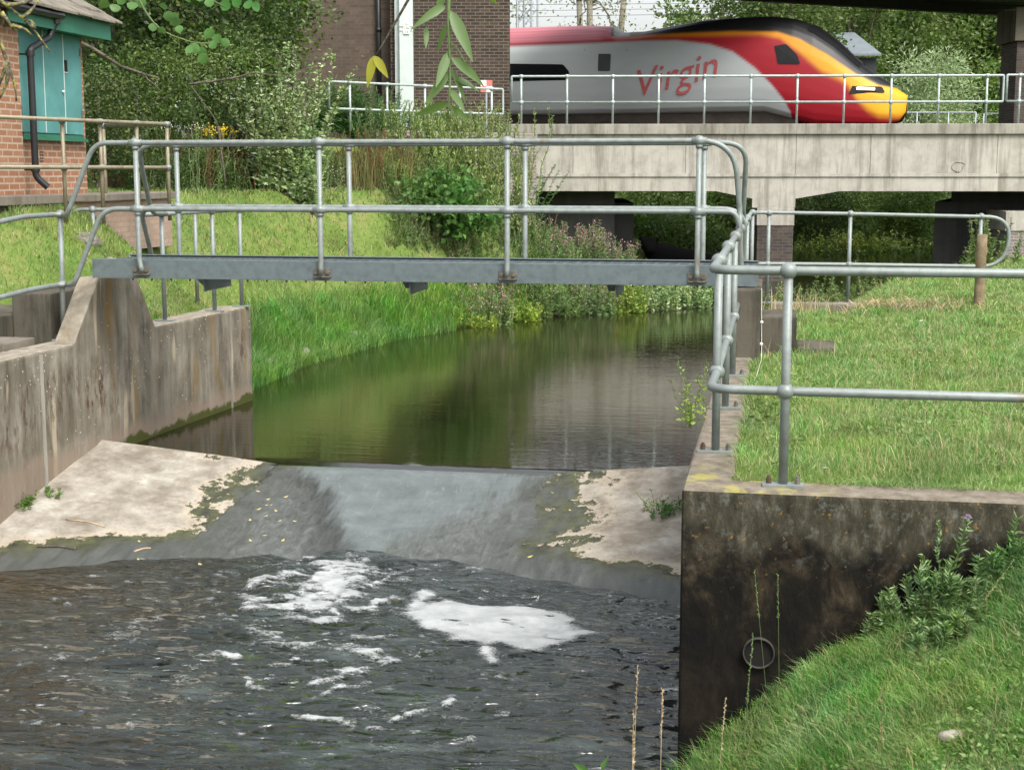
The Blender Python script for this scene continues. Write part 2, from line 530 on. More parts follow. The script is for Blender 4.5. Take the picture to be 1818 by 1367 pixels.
def sheet_mat():
    g = G('water_sliding_over_weir')
    x, y, z = g.xyz()
    s = g.noise(1, 6, .7, st=(24, 5, 3), dist=.6)
    f = g.noise(1, 5, .65, st=(4, 6, 1))
    nn = g.rng(g.noise(1, 6, .65, st=(11, 1.6, 1.6), dist=.3), .3, .7, -.26, .26)
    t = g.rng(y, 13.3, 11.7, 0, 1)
    # pale tongue of painted sky reflection: wide at the crest, narrowing into the chute
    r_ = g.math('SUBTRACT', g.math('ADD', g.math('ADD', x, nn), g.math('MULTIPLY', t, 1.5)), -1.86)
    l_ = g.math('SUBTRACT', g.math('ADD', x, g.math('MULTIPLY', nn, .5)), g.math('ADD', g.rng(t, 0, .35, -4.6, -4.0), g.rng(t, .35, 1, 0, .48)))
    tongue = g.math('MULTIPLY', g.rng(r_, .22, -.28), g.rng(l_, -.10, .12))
    sky_lite = g.ramp(f, [(.3, (.095, .112, .110)), (.55, (.125, .146, .144)), (.75, (.165, .19, .188))])
    sky_lite = g.mix(g.rng(s, .58, .74, 0, .4), sky_lite, (.28, .30, .30))
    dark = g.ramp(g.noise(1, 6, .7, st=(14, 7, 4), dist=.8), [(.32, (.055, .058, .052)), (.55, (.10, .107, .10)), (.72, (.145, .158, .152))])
    fold_shade = g.math('MULTIPLY', g.math('MULTIPLY', g.rng(l_, -.50, -.06), g.rng(l_, .10, .0)), g.rng(t, .08, .30))  # shade of a curling fold, painted as a dark band on the smooth sheet
    dark = g.mix(g.math('MULTIPLY', fold_shade, .8), dark, (.022, .023, .020))
    b = g.mix(tongue, dark, sky_lite)
    e = g.math('ABSOLUTE', g.math('ADD', g.math('ADD', x, 3.36), g.math('ADD', nn, g.math('MULTIPLY', t, .1))))
    b = g.mix(g.rng(e, .95, 1.3, 0, .85), b, g.ramp(f, [(.35, (.045, .048, .040)), (.7, (.085, .092, .08))]))
    h = g.math('ADD', s, g.math('MULTIPLY', g.noise(1, 5, .65, st=(9, 22, 2), dist=.5), .8))
    return g.done(g.bsdf(b, .09, 0, .5, g.bump(h, .26, .022), IOR=1.333))


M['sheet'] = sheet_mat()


def foam_mat():
    g = G('white_foam')
    at = g.n('ShaderNodeAttribute', attribute_name='dens')
    d = at.outputs['Fac']
    bub = g.vor(85)
    fine = g.noise(55, 5, .75, st=(1, 1.5, 1))
    b = g.ramp(g.noise(5, 7, .75), [(.3, (.26, .28, .28)), (.5, (.36, .378, .378)), (.68, (.44, .455, .455))])
    b = g.mix(g.rng(d, .45, 0, 0, .5), b, (.15, .17, .17))
    sh = g.bsdf(b, .6, 0, .3, g.bump(g.noise(40, 5), .35, .008))
    tr = g.n('ShaderNodeBsdfTransparent').outputs[0]
    al = g.math('ADD', g.math('MULTIPLY', d, 1.6), g.math('MULTIPLY', g.math('SUBTRACT', fine, .5), 2.6))
    al = g.math('ADD', al, g.math('MULTIPLY', g.math('SUBTRACT', bub, .35), -.35))
    mx = g.n('ShaderNodeMixShader')
    g.put(mx.inputs[0], g.rng(al, 0., .95, 0, .97))
    g.t.links.new(tr, mx.inputs[1])
    g.t.links.new(sh, mx.inputs[2])
    return g.done(mx.outputs[0])


M['foam'] = foam_mat()


def livery():
    g = G('train_paint')
    at = g.n('ShaderNodeVertexColor', layer_name='livery')
    b = g.mix(.12, at.outputs['Color'], g.ramp(g.noise(1, 5, st=(.7, 3, 3), p=g.obpos()), [(.3, .35), (.7, 1.)]), 'MULTIPLY')
    return g.done(g.bsdf(b, .45, 0, .35))


M['livery'] = livery()
M['glass'] = mat_plain('dark_train_glass', (.010, .012, .014), .06, 0, .1, 2, .6, 0)
M['wscreen'] = mat_plain('windscreen_glass', (.008, .008, .009), .35, 0, .1, 2, .25, 0)
M['greyglass'] = mat_plain('grey_door_glass', (.07, .075, .08), .12, 0, .1, 2, .5, 0)
M['under'] = mat_plain('brake_dust_underframe', (.045, .035, .028), .85, 0, .3, 4)
g = G('lit_headlamp')
em = g.n('ShaderNodeEmission')
em.inputs[0].default_value = (1, .93, .78, 1)
em.inputs[1].default_value = 4
M['lamp'] = g.done(em.outputs[0])

# ------------------------------------------------------------------ objects
BASE = {}


def tag(o, label=None, cat=None, group=None, kind=None):
    if label:
        o['label'] = label
    if cat:
        o['category'] = cat
    if group:
        o['group'] = group
    if kind:
        o['kind'] = kind
    return o


def thing(name, label, cat, loc, group=None, rotz=0):
    o = bpy.data.objects.new(name, None)
    o.empty_display_size = .1
    COL.objects.link(o)
    o.location = loc
    o.rotation_euler = (0, 0, rotz)
    BASE[o.name] = np.array(loc, float)
    return tag(o, label, cat, group)


def link(name, me, mats, parent=None, loc=None):
    o = bpy.data.objects.new(name, me)
    COL.objects.link(o)
    for m in (mats if isinstance(mats, (list, tuple)) else [mats]):
        me.materials.append(m)
    if parent is not None:
        o.parent = parent
        BASE[o.name] = BASE[parent.name]
    elif loc is not None:
        o.location = loc
        BASE[o.name] = np.array(loc, float)
    else:
        BASE[o.name] = np.zeros(3)
    return o


def fillet(pts, r, n=7):
    pts = [np.array(p, float) for p in pts]
    out = [pts[0]]
    for i in range(1, len(pts) - 1):
        a, b, c = pts[i - 1], pts[i], pts[i + 1]
        u = (a - b) / np.linalg.norm(a - b)
        v = (c - b) / np.linalg.norm(c - b)
        rr = r[i - 1] if isinstance(r, (list, tuple)) else r
        d = min(rr, .49 * np.linalg.norm(a - b), .49 * np.linalg.norm(c - b))
        for k in range(n + 1):
            t = k / n
            p0 = b + u * d * (1 - t)
            p1 = b + v * d * t
            out.append(p0 * (1 - t) + p1 * t)
    out.append(pts[-1])
    return out


class MB:
    def __init__(s):
        s.v = []
        s.f = []

    def add(s, v, f):
        k = len(s.v)
        s.v += [tuple(map(float, p)) for p in v]
        s.f += [tuple(i + k for i in q) for q in f]
        return s

    def box(s, x0, x1, y0, y1, z0, z1):
        return s.obox(((x0 + x1) / 2, (y0 + y1) / 2, (z0 + z1) / 2), (1, 0, 0), (0, 1, 0), (0, 0, 1),
                      (x1 - x0) / 2, (y1 - y0) / 2, (z1 - z0) / 2)

    def obox(s, c, u, v, w, a, b, d):
        c, u, v, w = (np.array(q, float) for q in (c, u, v, w))
        P = [c + u * a * i + v * b * j + w * d * k for k in (-1, 1) for j in (-1, 1) for i in (-1, 1)]
        return s.add(P, [(0, 2, 3, 1), (4, 5, 7, 6), (0, 1, 5, 4), (2, 6, 7, 3), (0, 4, 6, 2), (1, 3, 7, 5)])

    def tube(s, pts, r, n=12, cap=True):
        P = [np.array(p, float) for p in pts]
        R = r if isinstance(r, (list, tuple, np.ndarray)) else [r] * len(P)
        V = []
        t0 = P[1] - P[0]
        t0 /= np.linalg.norm(t0)
        a = np.array([0, 0, 1.]) if abs(t0[2]) < .9 else np.array([1., 0, 0])
        u = np.cross(t0, a)
        u /= np.linalg.norm(u)
        for i, p in enumerate(P):
            t = P[min(i + 1, len(P) - 1)] - P[max(i - 1, 0)]
            t /= (np.linalg.norm(t) + 1e-9)
            u = u - t * (u @ t)
            u /= (np.linalg.norm(u) + 1e-9)
            w = np.cross(t, u)
            for k in range(n):
                q = 2 * pi * k / n
                V.append(p + (u * cos(q) + w * sin(q)) * R[i])
        F = []
        for i in range(len(P) - 1):
            for k in range(n):
                k2 = (k + 1) % n
                F.append((i * n + k, i * n + k2, (i + 1) * n + k2, (i + 1) * n + k))
        if cap:
            F.append(tuple(range(n))[::-1])
            F.append(tuple((len(P) - 1) * n + k for k in range(n)))
        return s.add(V, F)

    def cyl(s, a, b, r, n=16):
        return s.tube([a, b], r, n)

    def ball(s, c, r, n=14, m=9, sq=1.):
        V = []
        F = []
        for j in range(1, m):
            th = pi * j / m
            for k in range(n):
                q = 2 * pi * k / n
                V.append((c[0] + r * sin(th) * cos(q), c[1] + r * sin(th) * sin(q), c[2] + r * cos(th) * sq))
        V.append((c[0], c[1], c[2] + r * sq))
        V.append((c[0], c[1], c[2] - r * sq))
        for j in range(m - 2):
            for k in range(n):
                k2 = (k + 1) % n
                F.append((j * n + k, (j + 1) * n + k, (j + 1) * n + k2, j * n + k2))
        T = len(V) - 2
        for k in range(n):
            k2 = (k + 1) % n
            F.append((T, k, k2))
            F.append((T + 1, (m - 2) * n + k2, (m - 2) * n + k))
        return s.add(V, F)

    def prism(s, poly, d):
        """closed 3-D polygon swept by vector d"""
        n = len(poly)
        d = np.array(d, float)
        P = [np.array(p, float) for p in poly]
        V = P + [p + d for p in P]
        F = [tuple(range(n))[::-1], tuple(range(n, 2 * n))]
        for i in range(n):
            j = (i + 1) % n
            F.append((i, j, n + j, n + i))
        return s.add(V, F)

    def rock(s, c, r, seed=0, n=12, m=8):
        k = len(s.v)
        s.ball((0, 0, 0), 1, n, m)
        for i in range(k, len(s.v)):
            v = np.array(s.v[i])
            q = .75 + .5 * float(fbm(v[0] * 1.3 + seed * 7.1 + v[2], v[1] * 1.3 + seed * 3.3 - v[2], seed, 3))
            s.v[i] = tuple(np.array(c) + v * q * np.array(r))
        return s

    def build(s, name, mats, parent=None, bevel=0, smooth=False, loc=None, segs=2, recalc=True):
        off = BASE[parent.name] if parent is not None else (np.array(loc, float) if loc is not None else np.zeros(3))
        me = bpy.data.meshes.new(name)
        me.from_pydata([tuple(np.array(p) - off) for p in s.v], [], s.f)
        bm = bmesh.new()
        bm.from_mesh(me)
        if recalc:
            bmesh.ops.recalc_face_normals(bm, faces=bm.faces)
        if bevel:
            bmesh.ops.bevel(bm, geom=[e for e in bm.edges if e.is_manifold and e.calc_face_angle(0) > .5],
                            offset=bevel, segments=segs, affect='EDGES', profile=.6)
        bm.to_mesh(me)
        bm.free()
        if smooth:
            for p in me.polygons:
                p.use_smooth = True
        return link(name, me, mats, parent, loc)


def tri_mesh(name, V, T, mats, parent=None, loc=None, smooth=False, midx=None):
    """fast triangle mesh from numpy arrays, world coordinates"""
    off = BASE[parent.name] if parent is not None else (np.array(loc, float) if loc is not None else np.zeros(3))
    V = np.asarray(V, np.float32) - off.astype(np.float32)
    T = np.asarray(T, np.int32)
    me = bpy.data.meshes.new(name)
    me.vertices.add(len(V))
    me.vertices.foreach_set('co', V.ravel())
    me.loops.add(T.size)
    me.loops.foreach_set('vertex_index', T.ravel())
    me.polygons.add(len(T))
    me.polygons.foreach_set('loop_start', np.arange(0, T.size, T.shape[1], dtype=np.int32))
    me.polygons.foreach_set('loop_total', np.full(len(T), T.shape[1], np.int32))
    if midx is not None:
        me.polygons.foreach_set('material_index', np.asarray(midx, np.int32))
    if smooth:
        me.polygons.foreach_set('use_smooth', np.ones(len(T), bool))
    me.update(calc_edges=True)
    return link(name, me, mats, parent, loc)


def grid_mesh(name, X, Y, Z, mats, parent=None, mask=None, smooth=True, loc=None):
    ny, nx = X.shape
    V = np.stack([X, Y, Z], -1).reshape(-1, 3)
    i = np.arange(ny * nx).reshape(ny, nx)
    Q = np.stack([i[:-1, :-1], i[:-1, 1:], i[1:, 1:], i[1:, :-1]], -1)
    Q = Q[mask] if mask is not None else Q.reshape(-1, 4)
    used = np.unique(Q)
    rm = np.zeros(ny * nx, np.int64)
    rm[used] = np.arange(len(used))
    return tri_mesh(name, V[used], rm[Q], mats, parent, loc, smooth)


def nrm(a):
    return a / (np.linalg.norm(a, axis=-1, keepdims=True) + 1e-9)


def leaf_tris(c, d, L, W, bend=.15, side=None):
    """diamond leaves folded at the midrib: c base, d direction, L, W arrays"""
    n = len(c)
    d = nrm(d)
    if side is None:
        a = rng.normal(size=(n, 3))
        side = nrm(np.cross(d, a))
    up = nrm(np.cross(side, d))
    L = np.broadcast_to(np.asarray(L, float).reshape(-1, 1), (n, 1))
    W = np.broadcast_to(np.asarray(W, float).reshape(-1, 1), (n, 1))
    V = np.empty((n, 4, 3))
    V[:, 0] = c
    V[:, 1] = c + d * L * .45 + side * W * .5 + up * L * bend * .4
    V[:, 2] = c + d * L - up * L * bend
    V[:, 3] = c + d * L * .45 - side * W * .5 + up * L * bend * .4
    k = (np.arange(n) * 4)[:, None]
    T = np.concatenate([k + np.array([[0, 1, 2]]), k + np.array([[0, 2, 3]])], 0)
    return V.reshape(-1, 3), T


class LV:
    """collects triangle soups"""
    def __init__(s):
        s.V = []
        s.T = []
        s.n = 0

    def add(s, V, T):
        s.V.append(V)
        s.T.append(T + s.n)
        s.n += len(V)
        return s

    def leaves(s, *a, **k):
        return s.add(*leaf_tris(*a, **k))

    def build(s, name, mat, parent=None, loc=None):
        return tri_mesh(name, np.concatenate(s.V), np.concatenate(s.T), mat, parent, loc)


def blades(x, y, z, h, w, lean=.45, dirs=None):
    """grass blades: 5 vertices, 3 triangles each"""
    n = len(x)
    a = rng.uniform(0, 2 * pi, n)
    q = rng.uniform(0, 2 * pi, n)
    b = np.stack([x, y, z], -1)
    l = h * lean * rng.uniform(.2, 1.3, n)
    ld = np.stack([np.cos(q), np.sin(q), np.zeros(n)], -1)
    sd = np.stack([np.cos(a), np.sin(a), np.zeros(n)], -1) * (w * .5)[:, None]
    upv = np.zeros((n, 3))
    upv[:, 2] = h
    m = b + upv * .55 + ld * (l * .3)[:, None]
    t = b + upv + ld * l[:, None]
    t[:, 2] -= l * .25
    V = np.stack([b - sd, b + sd, m + sd * .8, m - sd * .8, t], 1).reshape(-1, 3)
    k = (np.arange(n) * 5)[:, None]
    T = np.concatenate([k + np.array([[0, 1, 2]]), k + np.array([[0, 2, 3]]), k + np.array([[3, 2, 4]])], 0)
    return V, T


def ribbon(P, w):
    """thin crossed ribbons along polylines P (n, m, 3): stems"""
    n, m, _ = P.shape
    t = nrm(np.gradient(P, axis=1))
    Vs = []
    Ts = []
    off = 0
    for a in ((1., .3, 0), (-.3, 1., 0)):
        s = nrm(np.cross(t, np.array(a))) * np.asarray(w).reshape(-1, 1, 1) * .5
        V = np.stack([P - s, P + s], 2).reshape(n, m * 2, 3)
        k = (np.arange(n) * m * 2)[:, None, None]
        j = (np.arange(m - 1) * 2)[None, :, None]
        T = np.concatenate([(k + j + np.array([[[0, 1, 3]]])).reshape(-1, 3), (k + j + np.array([[[0, 3, 2]]])).reshape(-1, 3)])
        Vs.append(V.reshape(-1, 3))
        Ts.append(T + off)
        off += n * m * 2
    return np.concatenate(Vs), np.concatenate(Ts)


def shoots(base, h, lean, nl, L, W, spread=1., start=.15, up=.5, curve=.3, m=7, tip=.5, sw=.012):
    """leafy upright shoots; returns (leaf soup, stem soup, tips)"""
    base = np.asarray(base, float)
    n = len(base)
    h = np.broadcast_to(np.asarray(h, float), (n,))
    q = rng.uniform(0, 2 * pi, n)
    ln = lean * rng.uniform(.2, 1., n) * h
    t = np.linspace(0, 1, m)
    ld = np.stack([np.cos(q), np.sin(q)], -1)
    P = np.zeros((n, m, 3))
    P[:, :, 2] = base[:, None, 2] + h[:, None] * (t - .12 * lean * t ** 2)[None]
    for i in (0, 1):
        P[:, :, i] = base[:, None, i] + ld[:, None, i] * ln[:, None] * (t ** (1 + curve))[None] + rng.normal(0, .02, (n, m)) * h[:, None]
    tt = start + (1 - start) * np.sort(rng.uniform(0, 1, (n, nl)), 1)
    fi = tt * (m - 1)
    i0 = np.clip(fi.astype(int), 0, m - 2)
    fr = (fi - i0)[..., None]
    r = np.arange(n)[:, None]
    c = P[r, i0] * (1 - fr) + P[r, i0 + 1] * fr
    a = np.arange(nl)[None] * 2.4 + q[:, None] + rng.normal(0, .4, (n, nl))
    d = np.stack([np.cos(a) * spread, np.sin(a) * spread, np.full((n, nl), up) + rng.normal(0, .25, (n, nl))], -1)
    sc = (1 - (1 - tip) * tt) * rng.uniform(.7, 1.25, (n, nl))
    lv = leaf_tris(c.reshape(-1, 3), d.reshape(-1, 3), (L * sc).ravel(), (W * sc).ravel(), .2)
    st = ribbon(P, np.full(n, sw))
    return lv, st, P[:, -1]


def shoot_plant(name, label, cat, loc, base, h, lean, nl, L, W, lm, sm=None, group=None, flower=None, parent=None, **k):
    t = thing(name, label, cat, loc, group)
    lv, st, tips = shoots(base, h, lean, nl, L, W, **k)
    tri_mesh('foliage', *lv, lm, t)
    tri_mesh('stem', *st, sm or M['stem'], t)
    return t, tips


def crown(c, rad, clumps, per, L, W, cr, flat=.6, seed=0, inner=.35, droop=0.):
    """leaf soup of an uneven crown: clumps of leaves spread through an ellipsoid"""
    c = np.array(c, float)
    rad = np.array(rad, float)
    d = nrm(rng.normal(size=(clumps, 3)))
    r = rng.uniform(inner, 1., clumps) ** .6
    r *= .72 + .5 * vnoise(d[:, 0] * 2 + seed, d[:, 1] * 2 + d[:, 2] * 2.3, seed)
    cc = c + d * r[:, None] * rad
    crr = cr * rng.uniform(.6, 1.35, clumps)
    off = rng.normal(size=(clumps, per, 3)) * crr[:, None, None] * np.array([.55, .55, .55 * flat])
    P = (cc[:, None] + off).reshape(-1, 3)
    dr = nrm(off.reshape(-1, 3) + rng.normal(0, .5 * cr, (clumps * per, 3)))
    dr[:, 2] -= droop
    n = clumps * per
    return leaf_tris(P, dr, L * rng.uniform(.6, 1.3, n), W * rng.uniform(.7, 1.25, n), .15), cc


def limb(mb, p, q, r0, r1, wob=.08, n=7, k=8):
    p, q = np.array(p, float), np.array(q, float)
    L = np.linalg.norm(q - p)
    pts = []
    for i in range(n):
        t = i / (n - 1)
        w = rng.normal(0, wob * L * .5, 3) * (t * (1 - t) * 3 if i < n - 1 else 0)
        pts.append(p * (1 - t) + q * t + w)
    mb.tube(pts, [r0 * (1 - i / (n - 1)) + r1 * i / (n - 1) for i in range(n)], k)
    return pts


def tree(name, label, loc, H, rad, trunk_r, lm, clumps=60, per=90, L=.22, W=.12, cr=.8, bark='bark', group=None,
         cz=.62, limbs=7, cat='tree', seed=0, flat=.6, lean=(0, 0), inner=.3, droop=0.):
    loc = np.array(loc, float)
    t = thing(name, label, cat, loc, group)
    cc = loc + np.array([lean[0], lean[1], H * cz])
    (V, T), cl = crown(cc, rad, clumps, per, L, W, cr, flat, seed, inner, droop)
    tri_mesh('crown', V, T, lm, t)
    mb = MB()
    top = cc + np.array([0, 0, rad[2] * .35])
    pts = limb(mb, loc - np.array([0, 0, .3]), top, trunk_r, trunk_r * .3, .05, 9, 10)
    order = rng.permutation(len(cl))[:limbs]
    for i in order:
        k = int(rng.integers(3, 7))
        limb(mb, pts[k], cl[i], trunk_r * .38, trunk_r * .08, .12, 6, 6)
    mb.build('trunk', M[bark], t, smooth=True)
    return t


def dup(root, loc, label=None, rotz=None, scale=None):
    r = root.copy()
    COL.objects.link(r)
    r.location = loc
    if rotz is not None:
        r.rotation_euler = (0, 0, rotz)
    if scale:
        r.scale = scale
    if label:
        r['label'] = label
    for ch in list(root.children):
        c = ch.copy()
        COL.objects.link(c)
        c.parent = r
        for g_ in ch.children:
            d = g_.copy()
            COL.objects.link(d)
            d.parent = c
    return r


def text_mesh(s, name, size, origin, ux, uy, mat, parent, ext=.002, shear=0, align='CENTER'):
    cu = bpy.data.curves.new(name, 'FONT')
    cu.body = s
    cu.size = size
    cu.extrude = ext
    cu.shear = shear
    cu.align_x = align
    cu.align_y = 'CENTER'
    o = bpy.data.objects.new(name, cu)
    COL.objects.link(o)
    bpy.context.view_layer.update()
    me = bpy.data.meshes.new_from_object(o.evaluated_get(bpy.context.evaluated_depsgraph_get()))
    bpy.data.objects.remove(o)
    ux, uy = np.array(ux, float), np.array(uy, float)
    w = np.cross(ux, uy)
    A = Matrix((tuple(ux) + (0,), tuple(uy) + (0,), tuple(w) + (0,), (0, 0, 0, 1))).transposed()
    A.translation = Vector(np.array(origin) - BASE[parent.name])
    me.transform(A)
    me.name = name
    me.materials.clear()
    return link(name, me, mat, parent)


# tubular railing: posts with ball joints, base plates; rails as rounded tubes
def railing(name, label, loc, posts, rails, r=.0242, jr=.045, mat='steel', group=None, plate=True, joint='ball', mats=None,
            plate_dir=(1, 0), cat='railing', bolts=True, jn=14, skip_plate=()):
    t = thing(name, label, cat, loc, group)
    m = M[mat]
    for i, (pb, pt, js) in enumerate(posts):
        pb, pt = np.array(pb, float), np.array(pt, float)
        po = MB().tube([pb, pt], r, 14).build('post', m, t, smooth=True)
        for q in js:
            jb = MB()
            c = pb + (pt - pb) * (q - pb[2]) / (pt[2] - pb[2])
            if joint == 'ball':
                jb.ball(c, jr, jn, 9, .95)
            else:
                jb.tube([c - (0, 0, jr * 1.1), c + (0, 0, jr * .9)], r * 1.35, 12)
                jb.tube([c - RV * jr, c + RV * jr] if joint == 'tee' else [c - (0, jr, 0), c + (0, jr, 0)], r * 1.35, 12)
            jb.build('joint', M[mats] if mats else m, po, smooth=True)
        if plate and i not in skip_plate:
            u = np.array([plate_dir[0], plate_dir[1], 0.])
            v = np.array([-u[1], u[0], 0])
            MB().obox(pb + (0, 0, .008), u, v, (0, 0, 1), .105, .042, .008).build('base_plate', m, po, .002)
            if bolts:
                for sg in (-1, 1):
                    b = MB()
                    c = pb + u * sg * .073
                    b.cyl(c + (0, 0, .016), c + (0, 0, .044), .017, 6).cyl(c + (0, 0, .044), c + (0, 0, .056), .009, 8)
                    b.build('bolt', M['bolt'] if sg < 0 else M['bracket'], po)
    for nm, pts in rails:
        MB().tube(pts, r, 14).build(nm, m, t, smooth=True)
    return t

# ------------------------------------------------------------------ camera, light
cam = bpy.data.cameras.new('camera')
co = bpy.data.objects.new('camera', cam)
COL.objects.link(co)
cam.sensor_width = 36
cam.lens = 36 * FPX / 1818
cam.clip_start = .05
cam.clip_end = 2000
co.location = (0, 0, EYE)
co.rotation_euler = (pi / 2 - PIT, 0, YAW)
SC.camera = co

SUN_EL, SUN_AZ = radians(52), radians(138)      # azimuth clockwise from +Y: behind the camera, to the right
w = bpy.data.worlds.new('World')
SC.world = w
w.use_nodes = True
nt = w.node_tree
bg = nt.nodes['Background']
sky = nt.nodes.new('ShaderNodeTexSky')
sky.sky_type = 'NISHITA'
sky.sun_disc = False
sky.sun_elevation = SUN_EL
sky.sun_rotation = SUN_AZ
sky.air_density = 1.3
sky.dust_density = 4.5
hs = nt.nodes.new('ShaderNodeHueSaturation')
hs.inputs['Saturation'].default_value = .24
nt.links.new(sky.outputs[0], hs.inputs['Color'])
nt.links.new(hs.outputs[0], bg.inputs[0])
bg.inputs[1].default_value = .15
sl = bpy.data.lights.new('sun', 'SUN')
sl.energy = 1.25
sl.angle = radians(20)
sl.color = (1, .95, .87)
so = bpy.data.objects.new('sun', sl)
COL.objects.link(so)
sd = Vector((sin(SUN_AZ) * cos(SUN_EL), cos(SUN_AZ) * cos(SUN_EL), sin(SUN_EL)))
so.rotation_euler = sd.to_track_quat('Z', 'Y').to_euler()
so.location = (5, -10, 20)
SC.view_settings.view_transform = 'Standard'
SC.view_settings.look = 'None'
SC.view_settings.exposure = 1.05
SC.view_settings.gamma = 1
SC.render.engine = 'CYCLES'
SC.cycles.max_bounces = 7
SC.cycles.transparent_max_bounces = 6
SC.cycles.use_denoising = True
SC.cycles.sample_clamp_indirect = 8

# ------------------------------------------------------------------ ground
ZU, ZD = -1.16, -1.60        # river level above and below the weir
LE = np.array([(-20, -6.72), (13.2, -6.72), (16.9, -6.47), (17.15, -6.6), (20.1, -6.68), (23.5, -6.2), (25.1, -5.6), (28.0, -4.05), (30.2, -1.6),
               (31.4, -.75), (33, -1.2), (35.5, -2.8), (39, -3.6), (46, -3.0), (60, .5), (90, 12), (400, 60)])
RE = np.array([(-20, -.32), (17.8, -.32), (19, -.3), (22, .3), (26, 1.7), (31, 3.9), (37, 5.5), (46, 7.5), (60, 12), (90, 25), (400, 80)])


def left_edge(y):
    return np.interp(y, LE[:, 0], LE[:, 1])


def right_edge(y):
    return np.interp(y, RE[:, 0], RE[:, 1])


def bank_edge(y):          # water edge of the grassy bank in front of the near wall
    return -.48 + np.clip(7.5 - y, 0, 9) * .21


def ground_z(x, y):
    x = np.asarray(x, float)
    y = np.asarray(y, float)
    xl, xr = left_edge(y), right_edge(y)
    nz = (fbm(x * .8, y * .8, 3) - .5) * .10
    nz2 = (fbm(x * .25, y * .25, 9) - .5) * .25
    # right hand field, falling to the river above the wall
    dr = x - xr
    zr_nat = -1.5 + sstep((dr + .1) / 1.5) * 1.5
    zr = np.where(y < 17.6, np.where(dr > 0.02, -.02, -2.0), zr_nat)
    zr = zr + np.where(dr > .5, (nz + nz2 * .25) * np.clip((dr - .5) / 1.0, 0, 1), 0)
    # left bank
    dl = xl - x
    ramp = sstep((dl - .12) / 2.0) * 1.18 + np.clip(dl - 1.4, 0, 2) * .08
    ramp = ramp * sstep((y - 13.3) / 2.3)
    zl_wall = np.where(dl > .02, -.06 + ramp + nz * np.clip(dl / 1.2, 0, 1), -2.0)
    tq = np.clip((dl + .15) / 2.9, 0, 1)
    xc = x * RV[0] + y * RV[1]
    zl_nat = -1.55 + (.55 * tq + .45 * sstep(tq)) * 2.83 * (1 - .74 * sstep((xc + 1.4) / 2.6)) + .38 * np.clip(tq * 5, 0, 1) * sstep((xc + 1.4) / 2.6) + nz * np.clip(dl, 0, 1) + np.clip(dl - 5, 0, 10) * .02
    k = sstep((y - 16.9) / 1.3)
    zl = np.where(y < 16.95, zl_wall, zl_wall * (1 - k) * (dl > .02) + zl_nat * k + (dl <= .02) * (1 - k) * zl_nat)
    z = np.where(dr > 0, zr, np.where(dl > -.15, zl, -2.0))
    # railway embankment to the left of the abutment, field bank behind
    D = x * HV[0] + y * HV[1]
    xc = x * RV[0] + y * RV[1]
    emb = 2.45 * sstep((D - 29.5) / 7.0) * sstep((-1.2 - xc) / 3.2) * (D < 75)
    z = np.where((z > -1.5) | (D > 36), np.maximum(z, np.where(xc < -1, emb - 1.2 * (1 - sstep((D - 29) / 4)), -5)), z)
    far = sstep((D - 62) / 14.) * 2.2
    z = np.where(D > 55, np.maximum(z, -2.0 + far * 2.1), z)
    # grassy bank in front of the near wall
    be = bank_edge(y)
    db = x - be
    zb = np.interp(db, [-.25, 0, .2, .42, .60, .82, 1.14, 1.42, 1.72, 2.1, 3.0, 9], [-1.95, -1.62, -1.36, -1.12, -.98, -.86, -.72, -.57, -.33, -.18, -.10, -.05])
    zb = np.minimum(zb + .10 * (fbm(x * 2.2, y * 2.2, 5) - .5) * np.clip(db * 2, 0, 1), -.02)
    zb = np.where(db > -.25, zb, -1.95)
    plate = sstep((3.3 - y) / 1.3)
    zb = zb * (1 - plate) + np.where(x > -3.5, -.02, -1.95) * plate
    z = np.where((y < 7.58) & (x > -5.9), zb, z)
    zl2 = np.where(xl - x > .02, -.06, -1.95)
    z = np.where((y < 7.58) & (x <= -5.9), zl2, z)
    return z


def axis(segs):
    out = []
    for a, b, st in segs:
        out.append(np.arange(a, b - 1e-6, st))
    out.append([segs[-1][1]])
    return np.unique(np.round(np.concatenate(out), 4))


gx = axis([(-400, -60, 40), (-60, -20, 3), (-20, -12, .6), (-12, -6.4, .13), (-6.4, -.45, .25), (-.45, 3.2, .09), (3.2, 12, .4), (12, 60, 3), (60, 400, 40)])
gx = np.unique(np.concatenate([gx, [-6.735, -6.69, -.335, -.295]]))
gy = axis([(-30, 0, 3), (0, 3, .4), (3, 7.4, .09), (7.4, 19, .15), (19, 34, .25), (34, 62, 1.), (62, 110, 4), (110, 700, 60)])
gy = np.unique(np.concatenate([gy, [7.57, 7.59, 16.94, 16.96]]))
GX, GY = np.meshgrid(gx, gy)
GZ = ground_z(GX, GY)
tag(grid_mesh('ground', GX, GY, GZ, M['ground']), kind='structure')

# ------------------------------------------------------------------ concrete walls of the gauging weir
t = thing('river_wall', 'lichen streaked concrete retaining wall along the left side of the weir', 'wall', (-6.5, 13.5, 0))
mb = MB()


